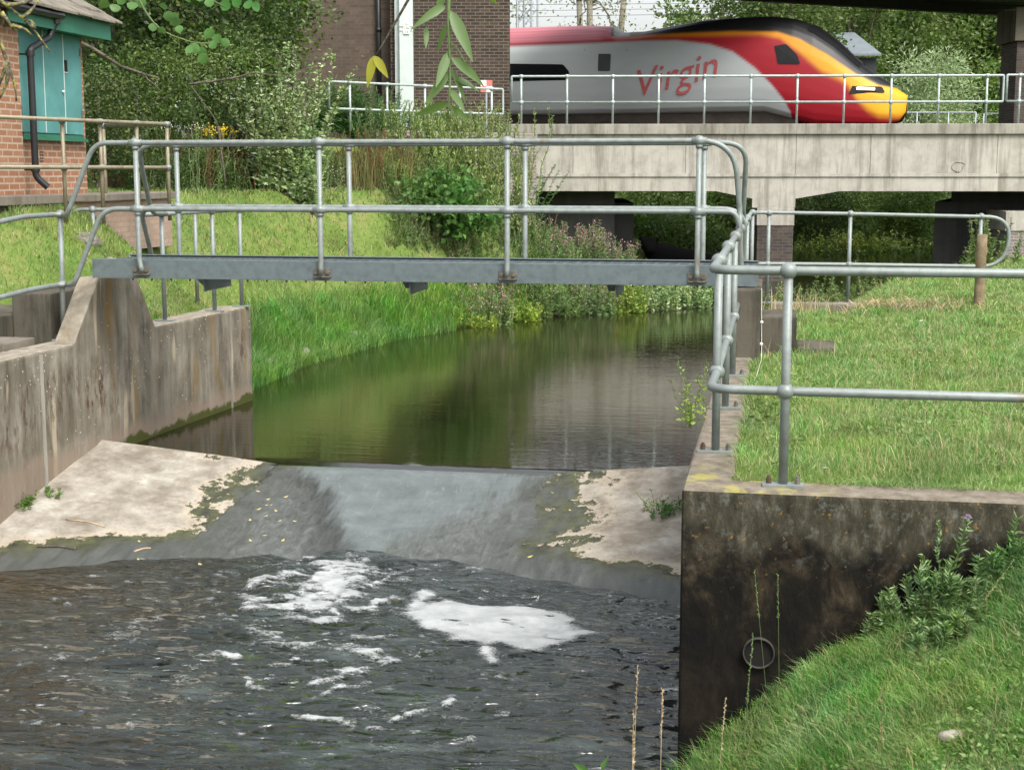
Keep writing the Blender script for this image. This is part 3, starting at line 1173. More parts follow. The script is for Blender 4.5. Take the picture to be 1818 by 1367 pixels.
def wall_run(mb, P, th, tops, bot, out=-1):
    """wall following plan points P (water face), thickness th away from the water"""
    P = [np.array(p, float) for p in P]
    n = len(P)
    N = []
    for i in range(n):
        d = P[min(i + 1, n - 1)] - P[max(i - 1, 0)]
        d /= np.linalg.norm(d)
        N.append(np.array([-d[1], d[0]]) * (-out))
    V = []
    if not isinstance(tops, list):
        tops = [tops] * n
    for p, q, top in zip(P, N, tops):
        b = p + q * th
        V += [(p[0], p[1], bot), (p[0], p[1], top), (b[0], b[1], top), (b[0], b[1], bot)]
    F = [(0, 1, 2, 3), tuple((n - 1) * 4 + k for k in (3, 2, 1, 0))]
    for i in range(n - 1):
        for k in range(4):
            k2 = (k + 1) % 4
            F.append((i * 4 + k, (i + 1) * 4 + k, (i + 1) * 4 + k2, i * 4 + k2))
    mb.add(V, F)


wall_run(mb, [(-6.58, 2.), (-6.58, 9.0), (-6.56, 12.24)], .36, 0, -2.4, -1)
mb.build('wall_panel', M['wall_l'], t, .025)
mb = MB()
wxs = lambda y: float(np.interp(y, [12.262, 13.5, 15, 16.36], [-6.56, -6.5, -6.42, -6.33]))
ys_ = [12.262, 12.84, 13.36, 14.1, 14.5, 15.4, 16.36]
wall_run(mb, [(wxs(q), q) for q in ys_], .36, 0, -2.4, -1)
mb.build('wall_panel', M['wall_l'], t, .025)
mb = MB()
wall_run(mb, [(-6.328, 16.38), (-6.29, 16.97)], .4, 0, -2.4, -1)
mb.build('wall_panel', M['wall_l'], t, .025)
mb = MB()
for a, b in (((-6.555, 12.242), (-6.555, 12.26)), ((-6.33, 16.362), (-6.328, 16.378))):
    mb.box(a[0] - .02, a[0] + .004, a[1] - .012, b[1] + .012, -1.3, -.03)
mb.build('joint_seal', M['conc_cope'], t)
mb = MB()
Yp = [(12.84, -1.3), (12.84, 0.), (13.36, .60), (14.1, .60), (14.5, 0.), (14.5, -1.3)]
mb.prism([(wxs(q) + .004, q, z) for q, z in Yp], (-.21, 0, 0))
mb.build('bridge_seat', M['wall_l'], t, .012)
mb = MB().tube([(-6.546, 12.62, -.27), (-6.56, 12.62, -.27)], .022, 12)
mb.build('wall_plug', M['rubble'], t)

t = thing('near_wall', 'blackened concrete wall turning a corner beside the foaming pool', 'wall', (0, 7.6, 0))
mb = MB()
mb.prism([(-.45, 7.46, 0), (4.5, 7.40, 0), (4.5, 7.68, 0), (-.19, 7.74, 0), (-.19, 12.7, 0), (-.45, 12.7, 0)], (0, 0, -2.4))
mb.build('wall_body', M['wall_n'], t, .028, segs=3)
mb = MB()
mb.prism([(-.455, 12.72, .012), (-.18, 12.72, .012), (-.18, 15.9, .012), (-.455, 15.9, .012)], (0, 0, -2.4))
mb.prism([(-.46, 15.92, 0), (-.2, 15.92, 0), (-.2, 18.4, 0), (-.46, 18.4, 0)], (0, 0, -2.4))
mb.build('wall_extension', M['conc_slab'], t, .03)
# drain through the wall
pc = pY(1347, 1158, 7.45)
t = thing('drain_pipe', 'round drain pipe mouth low in the black wall, half hidden by grass', 'pipe', pc)
mb = MB()
n = 28
V = []
for r_, y_ in ((.082, .03), (.082, -.022), (.0755, -.022), (.0755, .03)):
    for k in range(n):
        V.append((pc[0] + r_ * cos(2 * pi * k / n), pc[1] + y_, pc[2] + r_ * sin(2 * pi * k / n)))
F = [(a * n + k, a * n + (k + 1) % n, (a + 1) * n + (k + 1) % n, (a + 1) * n + k) for a in range(3) for k in range(n)]
mb.add(V, F)
mb.build('pipe_rim', M['rim'], t, smooth=True)
MB().cyl(pc + (0, -.004, 0), pc + (0, .03, 0), .075, 28).build('pipe_bore', M['dark'], t)

# seat of the footbridge on the right
t = thing('bridge_pier', 'grey concrete pier carrying the right end of the footbridge', 'pier', (-.25, 13.3, 0))
MB().box(-.452, -.12, 12.86, 14.1, -1.9, .612).build('pier_body', M['conc_step'], t, .02)
# ------------------------------------------------------------------ steps
for nm, lab, bx in (
    ('concrete_step', 'upper mossy concrete block step by the right end of the footbridge', (-.115, .20, 13.42, 14.15, -.1, .32)),
    ('concrete_step', 'low concrete tread in the grass at the foot of the right hand steps', (.205, .56, 13.42, 14.05, -.2, .045)),
    ('concrete_step', 'dark upper concrete step beside the sloping bridge seat', (-7.32, -6.92, 13.15, 14.3, -.15, .45)),
    ('concrete_step', 'long lower concrete step at the left edge of the river wall', (-8.3, -7.325, 12.9, 14.1, -.15, .245)),
):
    o = MB().box(*bx).build(nm, M['conc_step'], None, .015, loc=((bx[0] + bx[1]) / 2, (bx[2] + bx[3]) / 2, bx[4]))
    tag(o, lab, 'step', 'steps up to the footbridge')
o = MB().box(-.05, 1.6, 18.25, 18.55, -.25, .02).build('kerb', M['conc_slab'], None, .02, loc=(.7, 18.4, -.2))
tag(o, 'thin concrete kerb strip under the far field railing', 'kerb')
o = MB().box(-8.3, -6.95, 12.3, 12.88, -.4, .055).build('paving_slab', M['conc_slab'], None, .01, loc=(-7.4, 12.6, -.3))
tag(o, 'flat concrete paving below the left hand steps', 'paving')

# ------------------------------------------------------------------ weir
XC = -3.36


def crest(x):
    return -1.30 + .098 * np.abs(x - XC)


YC = 13.30


def weir_z(x, y):
    c = crest(x)
    return np.where(y >= YC, c - (y - YC) * .5, c - .03 * np.clip((YC - y) / .1, 0, 1) - np.clip(YC - y - .05, 0, 9) * .212) \
        + (fbm(x * 1.5, y * 1.5, 21) - .5) * .012


wx = np.linspace(-6.62, -.40, 125)
wy = np.linspace(9.4, 14.1, 110)
WX, WY = np.meshgrid(wx, wy)
o = grid_mesh('weir_slab', WX, WY, weir_z(WX, WY), M['weir'], loc=(XC, YC, -1.4))
tag(o, 'pale sloping concrete weir slab, dark and algae stained where water runs', 'weir')

# water above: follows the left edge, ends at the crest
ux = np.linspace(-6.6, 30, 140)
uy = np.concatenate([np.linspace(13.25, 13.75, 12), np.linspace(13.85, 30, 90), np.linspace(30.5, 75, 70)])
UX, UY = np.meshgrid(ux, uy)
xl_ = np.where(UY < 17, -6.75, left_edge(UY) - .6)
xr_ = np.where(UY < 17.6, -.40, right_edge(UY) + .6)
UX = xl_ + (UX + 6.6) / 36.6 * (xr_ - xl_)
drop = np.clip((13.47 - UY) / .2, 0, 1) ** 2
UZ = ZU - .018 * drop
o = grid_mesh('river', UX, UY, UZ, M['water_up'])
tag(o, kind='structure')

# sheet of water sliding down the weir
sx = np.linspace(-1.75, 1.75, 130)
sy = np.linspace(11.2, 13.28, 100)
SX, SY = np.meshgrid(sx, sy)
tt = (YC - SY) / 1.7
SX = XC + SX * (1 - .12 * tt) - .28 * tt * (1 - np.abs(SX) / 1.55)
thick = np.clip(1 - (np.abs(SX - XC + .2 * tt) / (1.36 + .42 * (fbm(SX * 1.2, SY * 2.6, 61, 4) - .4))) ** 2, -.2, 1)
bed = weir_z(SX, SY)
lvl = ZU - .018 - np.clip((12.53 - SY), 0, 9) * .10
fall = bed + thick * .05 * (1 - .5 * np.clip(tt, 0, 1)) + .004
SZ = np.where(thick > 0, np.minimum(np.maximum(lvl, fall), np.where(SY > 12.25, lvl, 9)), bed - .02)
kk = sstep((13.28 - SY) / .6)
SZ = np.where(thick > 0, (ZU - .018) * (1 - kk) + fall * kk, bed - .01)
SZ = SZ + .006 * (fbm(SX * 9, SY * 3, 4) - .5) * kk
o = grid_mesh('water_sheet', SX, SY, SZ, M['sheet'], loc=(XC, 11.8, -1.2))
tag(o, kind='structure')

# pool below
def pool_z(x, y):
    r0 = np.hypot(x + 3.55, (y - 10.85) * 1.1)
    chop = sstep((x + 6.5) / 2.6)
    wp = fbm(x * 1.1, y * 1.1, 90, 2) * 1.5
    z = ZD + .030 * (fbm(x * 2.0 + wp, y * 4.6 + wp, 31, 2) - .5) * (.45 + chop)
    z += .006 * (fbm(x * 5.5 + wp, y * 12, 33, 1) - .5) * (.25 + chop)
    z += .03 * np.exp(-(r0 / .55) ** 2) * (.3 + fbm(x * 7, y * 7, 8, 4))
    return z + .014 * np.sin(r0 * 13 - fbm(x * 1.5, y * 1.5, 2) * 7) * np.exp(-r0 / 1.7) * chop


px_ = np.linspace(-6.62, -.3, 380)
py_ = np.concatenate([np.linspace(2.0, 6.4, 60), np.linspace(6.43, 12.3, 360)])
PX, PY = np.meshgrid(px_, py_)
PX = np.where(PY < 7.5, PX + np.clip((PX + 2.5) / 2.2, 0, 1) * 1.5, PX)
o = grid_mesh('pool_water', PX, PY, pool_z(PX, PY), M['water_dn'])
tag(o, kind='structure')


# foam: patch afloat in the back eddy, and the churned white water under the chute
def foam_grid(name, x0, x1, y0, y1, st, fn, lift, lab):
    X, Y = np.meshgrid(np.arange(x0, x1, st), np.arange(y0, y1, st))
    f = fn(X, Y)
    Z = pool_z(X, Y) + .003 + lift * fbm(X * 8, Y * 13, 6, 4) * np.clip(f * 3, 0, 1)
    mk = (np.maximum(np.maximum(f[:-1, :-1], f[1:, 1:]), np.maximum(f[1:, :-1], f[:-1, 1:]))) > -.12
    i = np.arange(X.size).reshape(X.shape)
    Q = np.stack([i[:-1, :-1], i[:-1, 1:], i[1:, 1:], i[1:, :-1]], -1)[mk]
    used = np.unique(Q)
    o = grid_mesh(name, X, Y, Z, M['foam'], None, mk, loc=((x0 + x1) / 2, (y0 + y1) / 2, ZD))
    at = o.data.attributes.new('dens', 'FLOAT', 'POINT')
    at.data.foreach_set('value', np.clip(f.ravel()[used], -1, 1).astype(np.float32))
    tag(o, lab, 'foam', None, 'stuff')


def inpoly(P, X, Y):
    """signed closeness to a polygon (positive inside)"""
    P = np.array(P)
    ins = np.zeros(X.shape, bool)
    dist = np.full(X.shape, 9.)
    for i in range(len(P)):
        a, b = P[i], P[(i + 1) % len(P)]
        c = ((a[1] > Y) != (b[1] > Y)) & (X < (b[0] - a[0]) * (Y - a[1]) / (b[1] - a[1] + 1e-12) + a[0])
        ins ^= c
        d = b - a
        tt = np.clip(((X - a[0]) * d[0] + (Y - a[1]) * d[1]) / (d @ d), 0, 1)
        dist = np.minimum(dist, np.hypot(X - a[0] - tt * d[0], Y - a[1] - tt * d[1]))
    return np.where(ins, dist, -dist)


fp = [pz(x, y, ZD)[:2] for x, y in ((716, 1090), (733, 1060), (750, 1048), (772, 1052), (758, 1072), (790, 1062), (840, 1072), (880, 1076), (940, 1080), (1000, 1086),
                                    (1018, 1098), (1012, 1108), (1048, 1116), (1066, 1120), (1030, 1132), (1000, 1144), (960, 1158), (918, 1160), (890, 1146), (868, 1150),
                                    (888, 1162), (886, 1174), (868, 1176), (845, 1160), (852, 1146), (800, 1136), (770, 1122), (745, 1106))]


def f_patch(X, Y):
    e = inpoly(fp, X, Y)
    n = (fbm(X * 7, Y * 12, 41, 5) - .5) * .16
    hole = fbm(X * 3.5, Y * 9, 77, 5)
    return np.minimum((e + n * .75 + .02) * 9, (.84 - hole) * 8)


foam_grid('foam', -3.0, -.75, 8.85, 10.95, .011, f_patch, .012, 'flat white raft of foam floating right of the chute')


STREAKS = [([(556, 1000), (600, 996), (650, 1004), (694, 1008)], .05), ([(430, 1060), (438, 1044), (470, 1030), (500, 1024), (540, 1016)], .055), ([(430, 1060), (470, 1070), (520, 1064), (560, 1040)], .06),
           ([(440, 1080), (500, 1078), (525, 1096), (570, 1104), (606, 1098)], .07), ([(606, 1098), (590, 1082), (560, 1080)], .05), ([(610, 1082), (660, 1076), (672, 1070)], .05), ([(640, 1045), (660, 1040), (690, 1030)], .02),
           ([(445, 1124), (480, 1130), (530, 1134), (566, 1126), (604, 1118)], .06), ([(466, 1128), (530, 1146), (580, 1152), (640, 1160), (696, 1172)], .06), ([(560, 1216), (610, 1198), (660, 1186), (700, 1174)], .045),
           ([(395, 1102), (440, 1104), (470, 1108)], .03), ([(440, 1214), (470, 1224), (500, 1230)], .022), ([(516, 1268), (560, 1272), (610, 1284), (640, 1276)], .022), ([(690, 1280), (740, 1262), (810, 1248)], .02),
           ([(560, 1240), (600, 1226), (640, 1222)], .03), ([(330, 1100), (360, 1092), (400, 1086)], .03), ([(620, 1130), (660, 1134), (700, 1128)], .025), ([(480, 1180), (520, 1186)], .03), ([(380, 1160), (420, 1166)], .025)]
BODY = [(552, 1002), (600, 996), (690, 1006), (660, 1024), (640, 1046), (650, 1060), (626, 1074), (600, 1086), (560, 1094), (530, 1086), (510, 1066), (520, 1046), (540, 1024)]


def f_churn(X, Y):
    wx_ = X + .10 * (fbm(X * 3.5, Y * 6, 13, 4) - .5) + .05 * (fbm(X * 11, Y * 17, 14, 3) - .5)
    wy_ = Y + .16 * (fbm(X * 3.5 + 9, Y * 6, 17, 4) - .5) + .07 * (fbm(X * 11, Y * 17 + 5, 18, 3) - .5)
    e = inpoly([pz(x, y, ZD)[:2] for x, y in BODY], wx_, wy_)
    fine = fbm(X * 19, Y * 30, 5, 3) - .5
    mid = fbm(X * 6, Y * 11, 67, 4) - .5
    best = np.clip(e / .10, -1, 1) * .55 + .30 + mid * 1.7
    for pl, wd in STREAKS:
        P = [pz(x, y, ZD)[:2] for x, y in pl]
        d = np.full(X.shape, 9.)
        for a, b in zip(P[:-1], P[1:]):
            ab = b - a
            tt = np.clip(((wx_ - a[0]) * ab[0] + (wy_ - a[1]) * ab[1]) / (ab @ ab), 0, 1)
            d = np.minimum(d, np.hypot(wx_ - a[0] - tt * ab[0], (wy_ - a[1] - tt * ab[1]) * .8))
        best = np.maximum(best, (1 - d / (wd * 1.35)) * .6 + mid * 1.6)
    near = np.exp(-(np.clip(-e, 0, 9) / .85) ** 2)
    best = np.maximum(best, near * .36 - .46 + mid * 2.0)
    return (best + fine * 1.1 - .16) * .9


foam_grid('foam', -5.6, -1.5, 7.6, 11.95, .012, f_churn, .03, 'churning white water fanning out below the weir chute')


def f_fleck(X, Y):
    wp = fbm(X * 1.3, Y * 1.3, 14, 3) * 2.5
    a1 = fbm(X * 1.3 + wp, Y * 2.6 + wp * .5, 69, 4)
    rg = np.clip(1 - np.abs(2 * a1 - 1) * 16, 0, 1)
    fine = fbm(X * 14 + wp, Y * 30, 52, 4)
    a = np.exp(-((X + 3.7) / 1.5) ** 2 - ((Y - 8.9) / 1.2) ** 2)
    return (fine - .77 + .17 * rg * a + .06 * a) * 3


foam_grid('foam', -6.3, -1.2, 6.8, 11.0, .012, f_fleck, .003, 'thin flecks and threads of foam drifting across the dark pool')

# leaves, weeds and sticks stranded on the slab
LP = [(472, 897), (485, 905), (503, 893), (470, 907), (455, 880), (492, 918), (500, 933), (455, 915), (476, 924), (444, 931), (520, 934), (475, 950), (446, 962), (500, 962), (1010, 905), (985, 885), (935, 990),
      (100, 875), (363, 909), (245, 960), (240, 835), (1135, 866), (352, 1000), (246, 995), (880, 862), (955, 845)]
leaf0 = None
for i, (x, y) in enumerate(LP):
    p = pz(x, y, -1.3)
    for _ in range(4):
        p = pz(x, y, float(weir_z(p[0], p[1])) + .016)
    if abs(p[0] - XC) < 1.5 and p[1] > 11.4:
        p[2] += .045
    a = rng.uniform(0, 6.28)
    L = rng.uniform(.035, .06)
    V, T = leaf_tris(np.array([p]), np.array([[cos(a), sin(a), -.25 if sin(a) < 0 else .1]]), L, L * .55, .1, np.array([[-sin(a), cos(a), 0.1]]))
    V[:, 2] += .006
    o = tri_mesh('fallen_leaf', V, T, M['leaf_fallen'], None, p)
    tag(o, 'small yellow leaf stranded on the weir slab', 'leaf', 'fallen leaves on the weir')


def stick(lab, a, b, r, m='bark'):
    P = []
    for (x, y) in (a, ((a[0] + b[0]) / 2 + 3, (a[1] + b[1]) / 2 - 3), b):
        p = pz(x, y, -1.3)
        for _ in range(4):
            p = pz(x, y, float(weir_z(p[0], p[1])) + r)
        P.append(p)
    tag(MB().tube(fillet(P, .1), r, 6).build('stick', M[m], None, smooth=True, loc=P[1]), lab, 'stick', 'sticks on the weir')


stick('bleached thin stick lying across the upper left weir slab', (117, 922), (185, 935), .007, 'stem_dry')
stick('dark crooked stick near the bottom left corner of the weir slab', (65, 970), (135, 974), .012)
stick('pale curved twig by the waterline on the left of the weir slab', (238, 979), (268, 973), .008, 'stem_dry')

# ------------------------------------------------------------------ footbridge
BY0, BY1 = 13.0, 13.86
t = thing('footbridge', 'galvanised steel footbridge with tubular handrails crossing above the weir', 'footbridge', (-3.3, 13.4, .62))
for y, s in ((BY0, 1), (BY1, -1)):
    mb = MB()
    mb.box(-6.39, -.16, y, y + .012 * s, .622, .80)
    mb.box(-6.389, -.161, y + .0125 * s if s > 0 else y - .07, y + .07 if s > 0 else y - .0125, .792, .8005)
    mb.box(-6.389, -.161, y + .0125 * s if s > 0 else y - .07, y + .07 if s > 0 else y - .0125, .6225, .631)
    mb.build('beam', M['beam'], t, .002)
mb = MB()
for k in range(59):
    x = -6.36 + k * .105
    mb.box(x, x + .028, BY0 + .075, BY1 - .075, .74, .775)
for y in np.linspace(BY0 + .09, BY1 - .09, 6):
    mb.box(-6.38, -.17, y - .008, y + .008, .735, .779)
mb.build('deck_grating', M['beam'], t)
mb = MB()
for x in (-5.35, -3.35, -1.45):
    mb = MB()
    mb.box(x + .036, x + .045, BY0 + .08, BY1 - .08, .50, .6215)
    mb.prism([(x - .04, BY0 + .1, .62), (x - .04, BY1 - .1, .62), (x - .04, BY1 - .25, .545), (x - .04, BY0 + .25, .545)], (.077, 0, 0))
    mb.build('cross_brace', M['beam'], t)
for k in range(30):
    x = -6.0 + k * .19
    MB().cyl((x, BY0 + .04, .60), (x, BY0 + .04, .625), .009, 6).build('deck_clip', M['bracket'], t)
PXS = [-5.89, -4.115, -2.375, -.68]
TZ, MZ = 1.885, 1.275
for y, s in ((BY0, -1), (BY1, 1)):
    for i, x in enumerate(PXS):
        yy = y + s * .045
        pts = fillet([(x, yy, TZ), (x, yy, .79), (x + (.03 if i == 0 else 0), yy + s * .012, .69)], .05)
        po = MB().tube(pts, .0242, 14).build('post', M['steel'], t, smooth=True)
        for q in (TZ, MZ):
            jb = MB()
            jb.ball((x, yy, q), .049, 16, 11, .95)
            jb.tube([(x, yy, q - .062), (x, yy, q - .03)], .032, 14)
            jb.tube([(x - .062, yy, q), (x + .062, yy, q)], .031, 14)
            jb.build('ball_joint', M['steel'], po, smooth=True)
        mb = MB().box(x - .085, x + .085, min(y, y + s * .012), max(y, y + s * .012), .655, .735)
        mb.box(x - .075, x + .075, min(y + s * .012, y + s * .05), max(y + s * .012, y + s * .05), .655, .664)
        for q in (-.055, .055):
            mb.cyl((x + q, y + s * .012, .70), (x + q, y + s * .03, .70), .019, 6)
        mb.build('bracket', M['bracket'], po, .002)
yn, yf = BY0 - .045, BY1 + .045
XW = -.32
WT, WL = 1.115, .475           # rails along the walls
JL, JR = (-6.75, 13.1), (XW, 13.35)
for nm, pts, rr in (
    ('top_rail', [(-6.70, 13.08, 1.215), (-6.60, yn, 1.215), (-6.30, yn, TZ), (-5.89, yn, TZ), (-3, yn, TZ), (XW - .06, yn, TZ), (XW, yn + .10, 1.25), (XW, yn + .02, 1.13)], [.12, .14, .24, .3, .3, .20, .1]),
    ('lower_rail', [(-6.70, 13.08, .545), (-6.56, yn, .555), (-6.24, yn, MZ), (-5.89, yn, MZ), (-3, yn, MZ), (XW - .04, yn, MZ), (XW, yn + .02, 1.15), (XW + .03, yn + .12, .60), (XW, yn + .06, .50)], [.12, .16, .26, .3, .3, .18, .2, .1]),
    ('top_rail', [(-6.43, yf + .95, 1.17), (-6.45, yf + .62, 1.19), (-6.30, yf, TZ), (-5.89, yf, TZ), (-3, yf, TZ), (XW + .03, yf, TZ), (XW, yf + .30, 1.2), (XW, yf + .55, 1.115)], [.12, .24, .3, .3, .22, .2]),
    ('lower_rail', [(-6.43, yf + .95, .55), (-6.44, yf + .65, .58), (-6.30, yf, MZ), (-5.89, yf, MZ), (-3, yf, MZ), (XW + .03, yf, MZ), (XW, yf + .32, .56), (XW, yf + .55, .475)], [.12, .22, .3, .3, .22, .2]),
):
    MB().tube(fillet(pts, rr, 10), .0242, 14).build(nm, M['steel'], t, smooth=True)

# ------------------------------------------------------------------ river handrails
posts = [((XW, y, 0), (XW, y, WT), (WT, WL)) for y in (8.48, 10.1, 11.75, 13.36)]
posts += [((.065, 7.6, 0), (.065, 7.6, 1.12), (1.12, .50)), ((2.6, 7.56, 0), (2.6, 7.56, 1.12), (1.12, .50))]
zc = 1.12
rails = [('top_rail', fillet([(XW, 13.40, WT), (XW, 8.6, WT), (XW, 7.62, zc), (.3, 7.60, zc), (4.4, 7.535, zc)], [.1, .13, .1], 10)),
         ('lower_rail', fillet([(XW, 13.40, WL), (XW, 8.6, WL), (XW, 7.62, .50), (.3, 7.60, .50), (4.4, 7.535, .50)], [.1, .13, .1], 10))]
railing('handrail', 'galvanised tubular handrail turning the corner of the near wall, closest to the camera', (XW, 8, 0), posts, rails, jr=.046)

posts = [((-6.765, 13.1, 0), (-6.745, 13.1, 1.215), (1.215, .545)), ((-6.80, 10.4, 0), (-6.80, 10.4, 1.15), (1.15, .50))]
rails = [('top_rail', fillet([(-6.70, 13.09, 1.215), (-6.78, 13.05, 1.215), (-6.80, 12.5, 1.212), (-6.80, 11.9, 1.165), (-6.80, 8.5, 1.10)], [.08, .12, .1], 6)),
         ('lower_rail', fillet([(-6.70, 13.09, .545), (-6.78, 13.05, .545), (-6.80, 12.5, .535), (-6.80, 11.9, .505), (-6.80, 8.5, .44)], [.08, .12, .1], 6))]
railing('handrail', 'pale tubular handrail following the left river wall towards the camera', (-6.76, 13.1, 0), posts, rails)

FY = 18.72
posts = [((XW, y, 0), (XW, y, WT), (WT, WL)) for y in (14.6, 16.4)] + [((XW + .02, FY - .15, 0), (XW + .02, FY - .15, WT), (WT, WL))]
posts += [((-.10, FY, -.02), (-.10, FY, 1.11), (1.11, .47)), ((.90, FY + .1, -.02), (.90, FY + .1, 1.10), (1.10, .47)), ((2.49, FY + .28, -.02), (2.49, FY + .28, 1.07), (1.07,))]
rails = [('rail_loop', fillet([(XW, 14.35, WT), (XW, FY - .2, WT), (XW + .12, FY - .02, WT), (.9, FY + .1, 1.10), (2.86, FY + .3, 1.06), (2.80, FY + .3, .45), (.9, FY + .1, .47), (XW + .12, FY - .02, WL), (XW, FY - .2, WL), (XW, 14.35, WL)],
                             [.3, .15, .3, .32, .30, .3, .15, .3], 10))]
railing('handrail', 'tubular railing with a rounded loop end standing across the right hand field', (1, FY, 0), posts, rails, bolts=False)

LY = 16.86
posts = [((x, y, 0), (x, y, 1.165), (1.165, .57)) for x, y in ((-6.57, 15.05), (-6.45, 16.2), (-6.36, 16.85))]
posts += [((-6.93, LY, -.1), (-6.93, LY, 1.16), (1.16, .58)), ((-8.13, LY - .25, .2), (-8.13, LY - .25, 1.17), (1.17, .58))]
rails = [('rail_loop', fillet([(-6.55, 14.6, 1.17), (-6.40, LY - .02, 1.165), (-6.93, LY, 1.16), (-8.50, LY - .3, 1.17), (-8.46, LY - .3, .58), (-6.93, LY, .58), (-6.40, LY - .02, .57), (-6.55, 14.6, .56)],
                             [.12, .2, .3, .3, .2, .12], 9))]
railing('handrail', 'tubular railing with a loop end on the grassy slope behind the footbridge', (-6.9, LY, 0), posts, rails, bolts=False)

# ------------------------------------------------------------------ hut
HX = -9.0
t = thing('brick_hut', 'small orange brick hut with teal double doors and stone slate roof', 'hut', (-10.2, 17, 1.37))
mb = MB().box(-11.6, HX, 14.6, 18.27, 1.3, 3.5)
mb.prism([(-11.6, 14.62, 3.5), (HX, 14.62, 3.5), (-10.3, 14.62, 4.3)], (0, 3.62, 0))
mb.build('wall', M['brick_hut'], t)
MB().box(HX - .3, HX + .10, 14.6, 16.44, 1.301, 3.9).build('pilaster', M['brick_hut'], t, .006)
dz0, dz1 = 2.10, 3.34
mb = MB()
fr = MB().box(HX + .002, HX + .030, 16.60, 18.18, dz0 - .06, dz0 - .012).box(HX + .002, HX + .075, 16.56, 18.2, dz0 - .10, dz0 - .062)
fr.build('door_sill', M['green'], t, .004)
E_ = [16.50, 17.14, 17.665, 18.15]
for a, b in zip(E_[:-1], E_[1:]):
    d = MB().box(HX + .003, HX + .040, a + .008, b - .008, dz0 - .008, dz1).build('door', M['teal'], t, .004)
    if a > 17.6:
        MB().box(HX + .0405, HX + .048, a + .012, a + .085, 2.875, 3.02).build('lock_hole', M['dark'], d)
        MB().box(HX + .0405, HX + .05, a + .008, a + .09, 2.862, 2.872).build('lock_lip', M['palegreen'], d)
for a in E_[1:3]:
    MB().box(HX + .002, HX + .043, a - .0078, a + .0078, dz0, dz1).build('door_strip', M['palegreen'], t)
for a in (16.53, 18.12):
    for z in (2.3, 3.1):
        MB().box(HX + .0405, HX + .052, a - .02, a + .02, z, z + .10).build('hinge', M['bracket'], t, .002)
MB().ball((HX + .055, 17.60, 2.62), .02, 10, 7).build('door_knob', M['palegreen'], t, smooth=True)
for a in (17.02, 17.62):
    mb = MB()
    for i in range(2):
        for k in range(4):
            mb.box(HX - .001, HX + .003, a + i * .052, a + i * .052 + .038, 1.735 + k * .038, 1.735 + k * .038 + .022)
    mb.build('air_brick', M['bolt'], t)
FX = -8.72
mb = MB().box(FX - .03, FX, 15.9, 18.55, 3.33, 3.56).box(HX, FX - .031, 16.46, 18.54, 3.345, 3.40)
mb.build('fascia', M['green'], t, .004)
mb = MB()
ex, ez = FX + .10, 3.545
for sg in (1, -1):
    for k in range(7):
        wdt = rng.uniform(.26, .46, 20)
        y = 14.2 + rng.uniform(0, .2)
        j = 0
        while y < 18.70:
            y2 = min(y + wdt[j % 20], 18.72)
            if 18.72 - y2 < .12:
                y2 = 18.72 + rng.uniform(-.03, .02)
            x0 = ex - k * .235 + rng.uniform(-.015, .015)
            x1 = x0 - .34
            if sg < 0:
                x0, x1 = -20.6 - x0, -20.6 - x1
            z0 = ez + k * .135 + rng.uniform(-.006, .006)
            z1 = z0 + .175
            th = rng.uniform(.028, .045)
            mb.prism([(x0, y + .004, z0), (x1, y + .004, z1), (x1, y + .004, z1 + th), (x0, y + .004, z0 + th)], (0, y2 - y - .008, 0))
            y = y2 + .0001
            j += 1
mb.box(-10.42, -10.18, 14.2, 18.7, ez + .95, ez + 1.06)
mb.build('roof', M['slate'], t, .006, segs=1)
dp = pX(38, 200, HX + .22)
yy = 16.52
mb = MB().tube(fillet([(FX - .01, 17.05, 3.44), (FX - .06, 16.98, 3.24), (HX + .20, yy, 3.06), (HX + .20, yy, 1.56), (HX + .32, yy + .06, 1.43)], [.05, .05, .06, .05], 6), .041, 14)
for z, h in ((2.98, .06), (1.62, .07)):
    mb.tube([(HX + .20, yy, z), (HX + .20, yy, z + h)], .054, 14)
    mb.box(HX + .08, HX + .16, yy - .06, yy - .03, z + .01, z + .03)
mb.tube([(FX - .005, 17.05, 3.40), (FX - .005, 17.05, 3.49)], .058, 14)
mb.build('downpipe', M['plastic'], t, smooth=False)
MB().tube([(FX + .045, 14.3, 3.50), (FX + .045, 17.12, 3.50)], .045, 10).build('gutter', M['plastic'], t)

t = thing('plinth', 'flat concrete apron with a brick edge in front of the brick hut', 'plinth', (-8.8, 17.5, 1.0))
MB().box(-9.1, -8.62, 15.2, 16.9, 1.235, 1.345).box(-9.12, -8.30, 16.905, 19.6, 1.25, 1.34).build('apron', M['conc_slab'], t, .012)
MB().box(-9.1, -8.72, 15.3, 16.85, .6, 1.234).build('block_base', M['conc_step'], t)
MB().box(-9.1, -8.36, 16.96, 19.5, .6, 1.249).build('brick_edge', M['brick_base'], t)
o = MB().rock((-8.1, 16.2, .80), (.26, .22, .12), 3, 20, 14).build('rock', M['rubble'], None, smooth=True, loc=(-8.2, 16.4, .8))
tag(o, 'pale rough rock in the grass below the hut apron', 'rock')
o = MB().rock((-7.75, 16.2, .55), (.14, .16, .08), 5, 18, 12).build('rock', M['rubble'], None, smooth=True, loc=(-7.95, 16.5, .6))
tag(o, 'smaller pale rock poking from the slope beneath the larger one', 'rock')

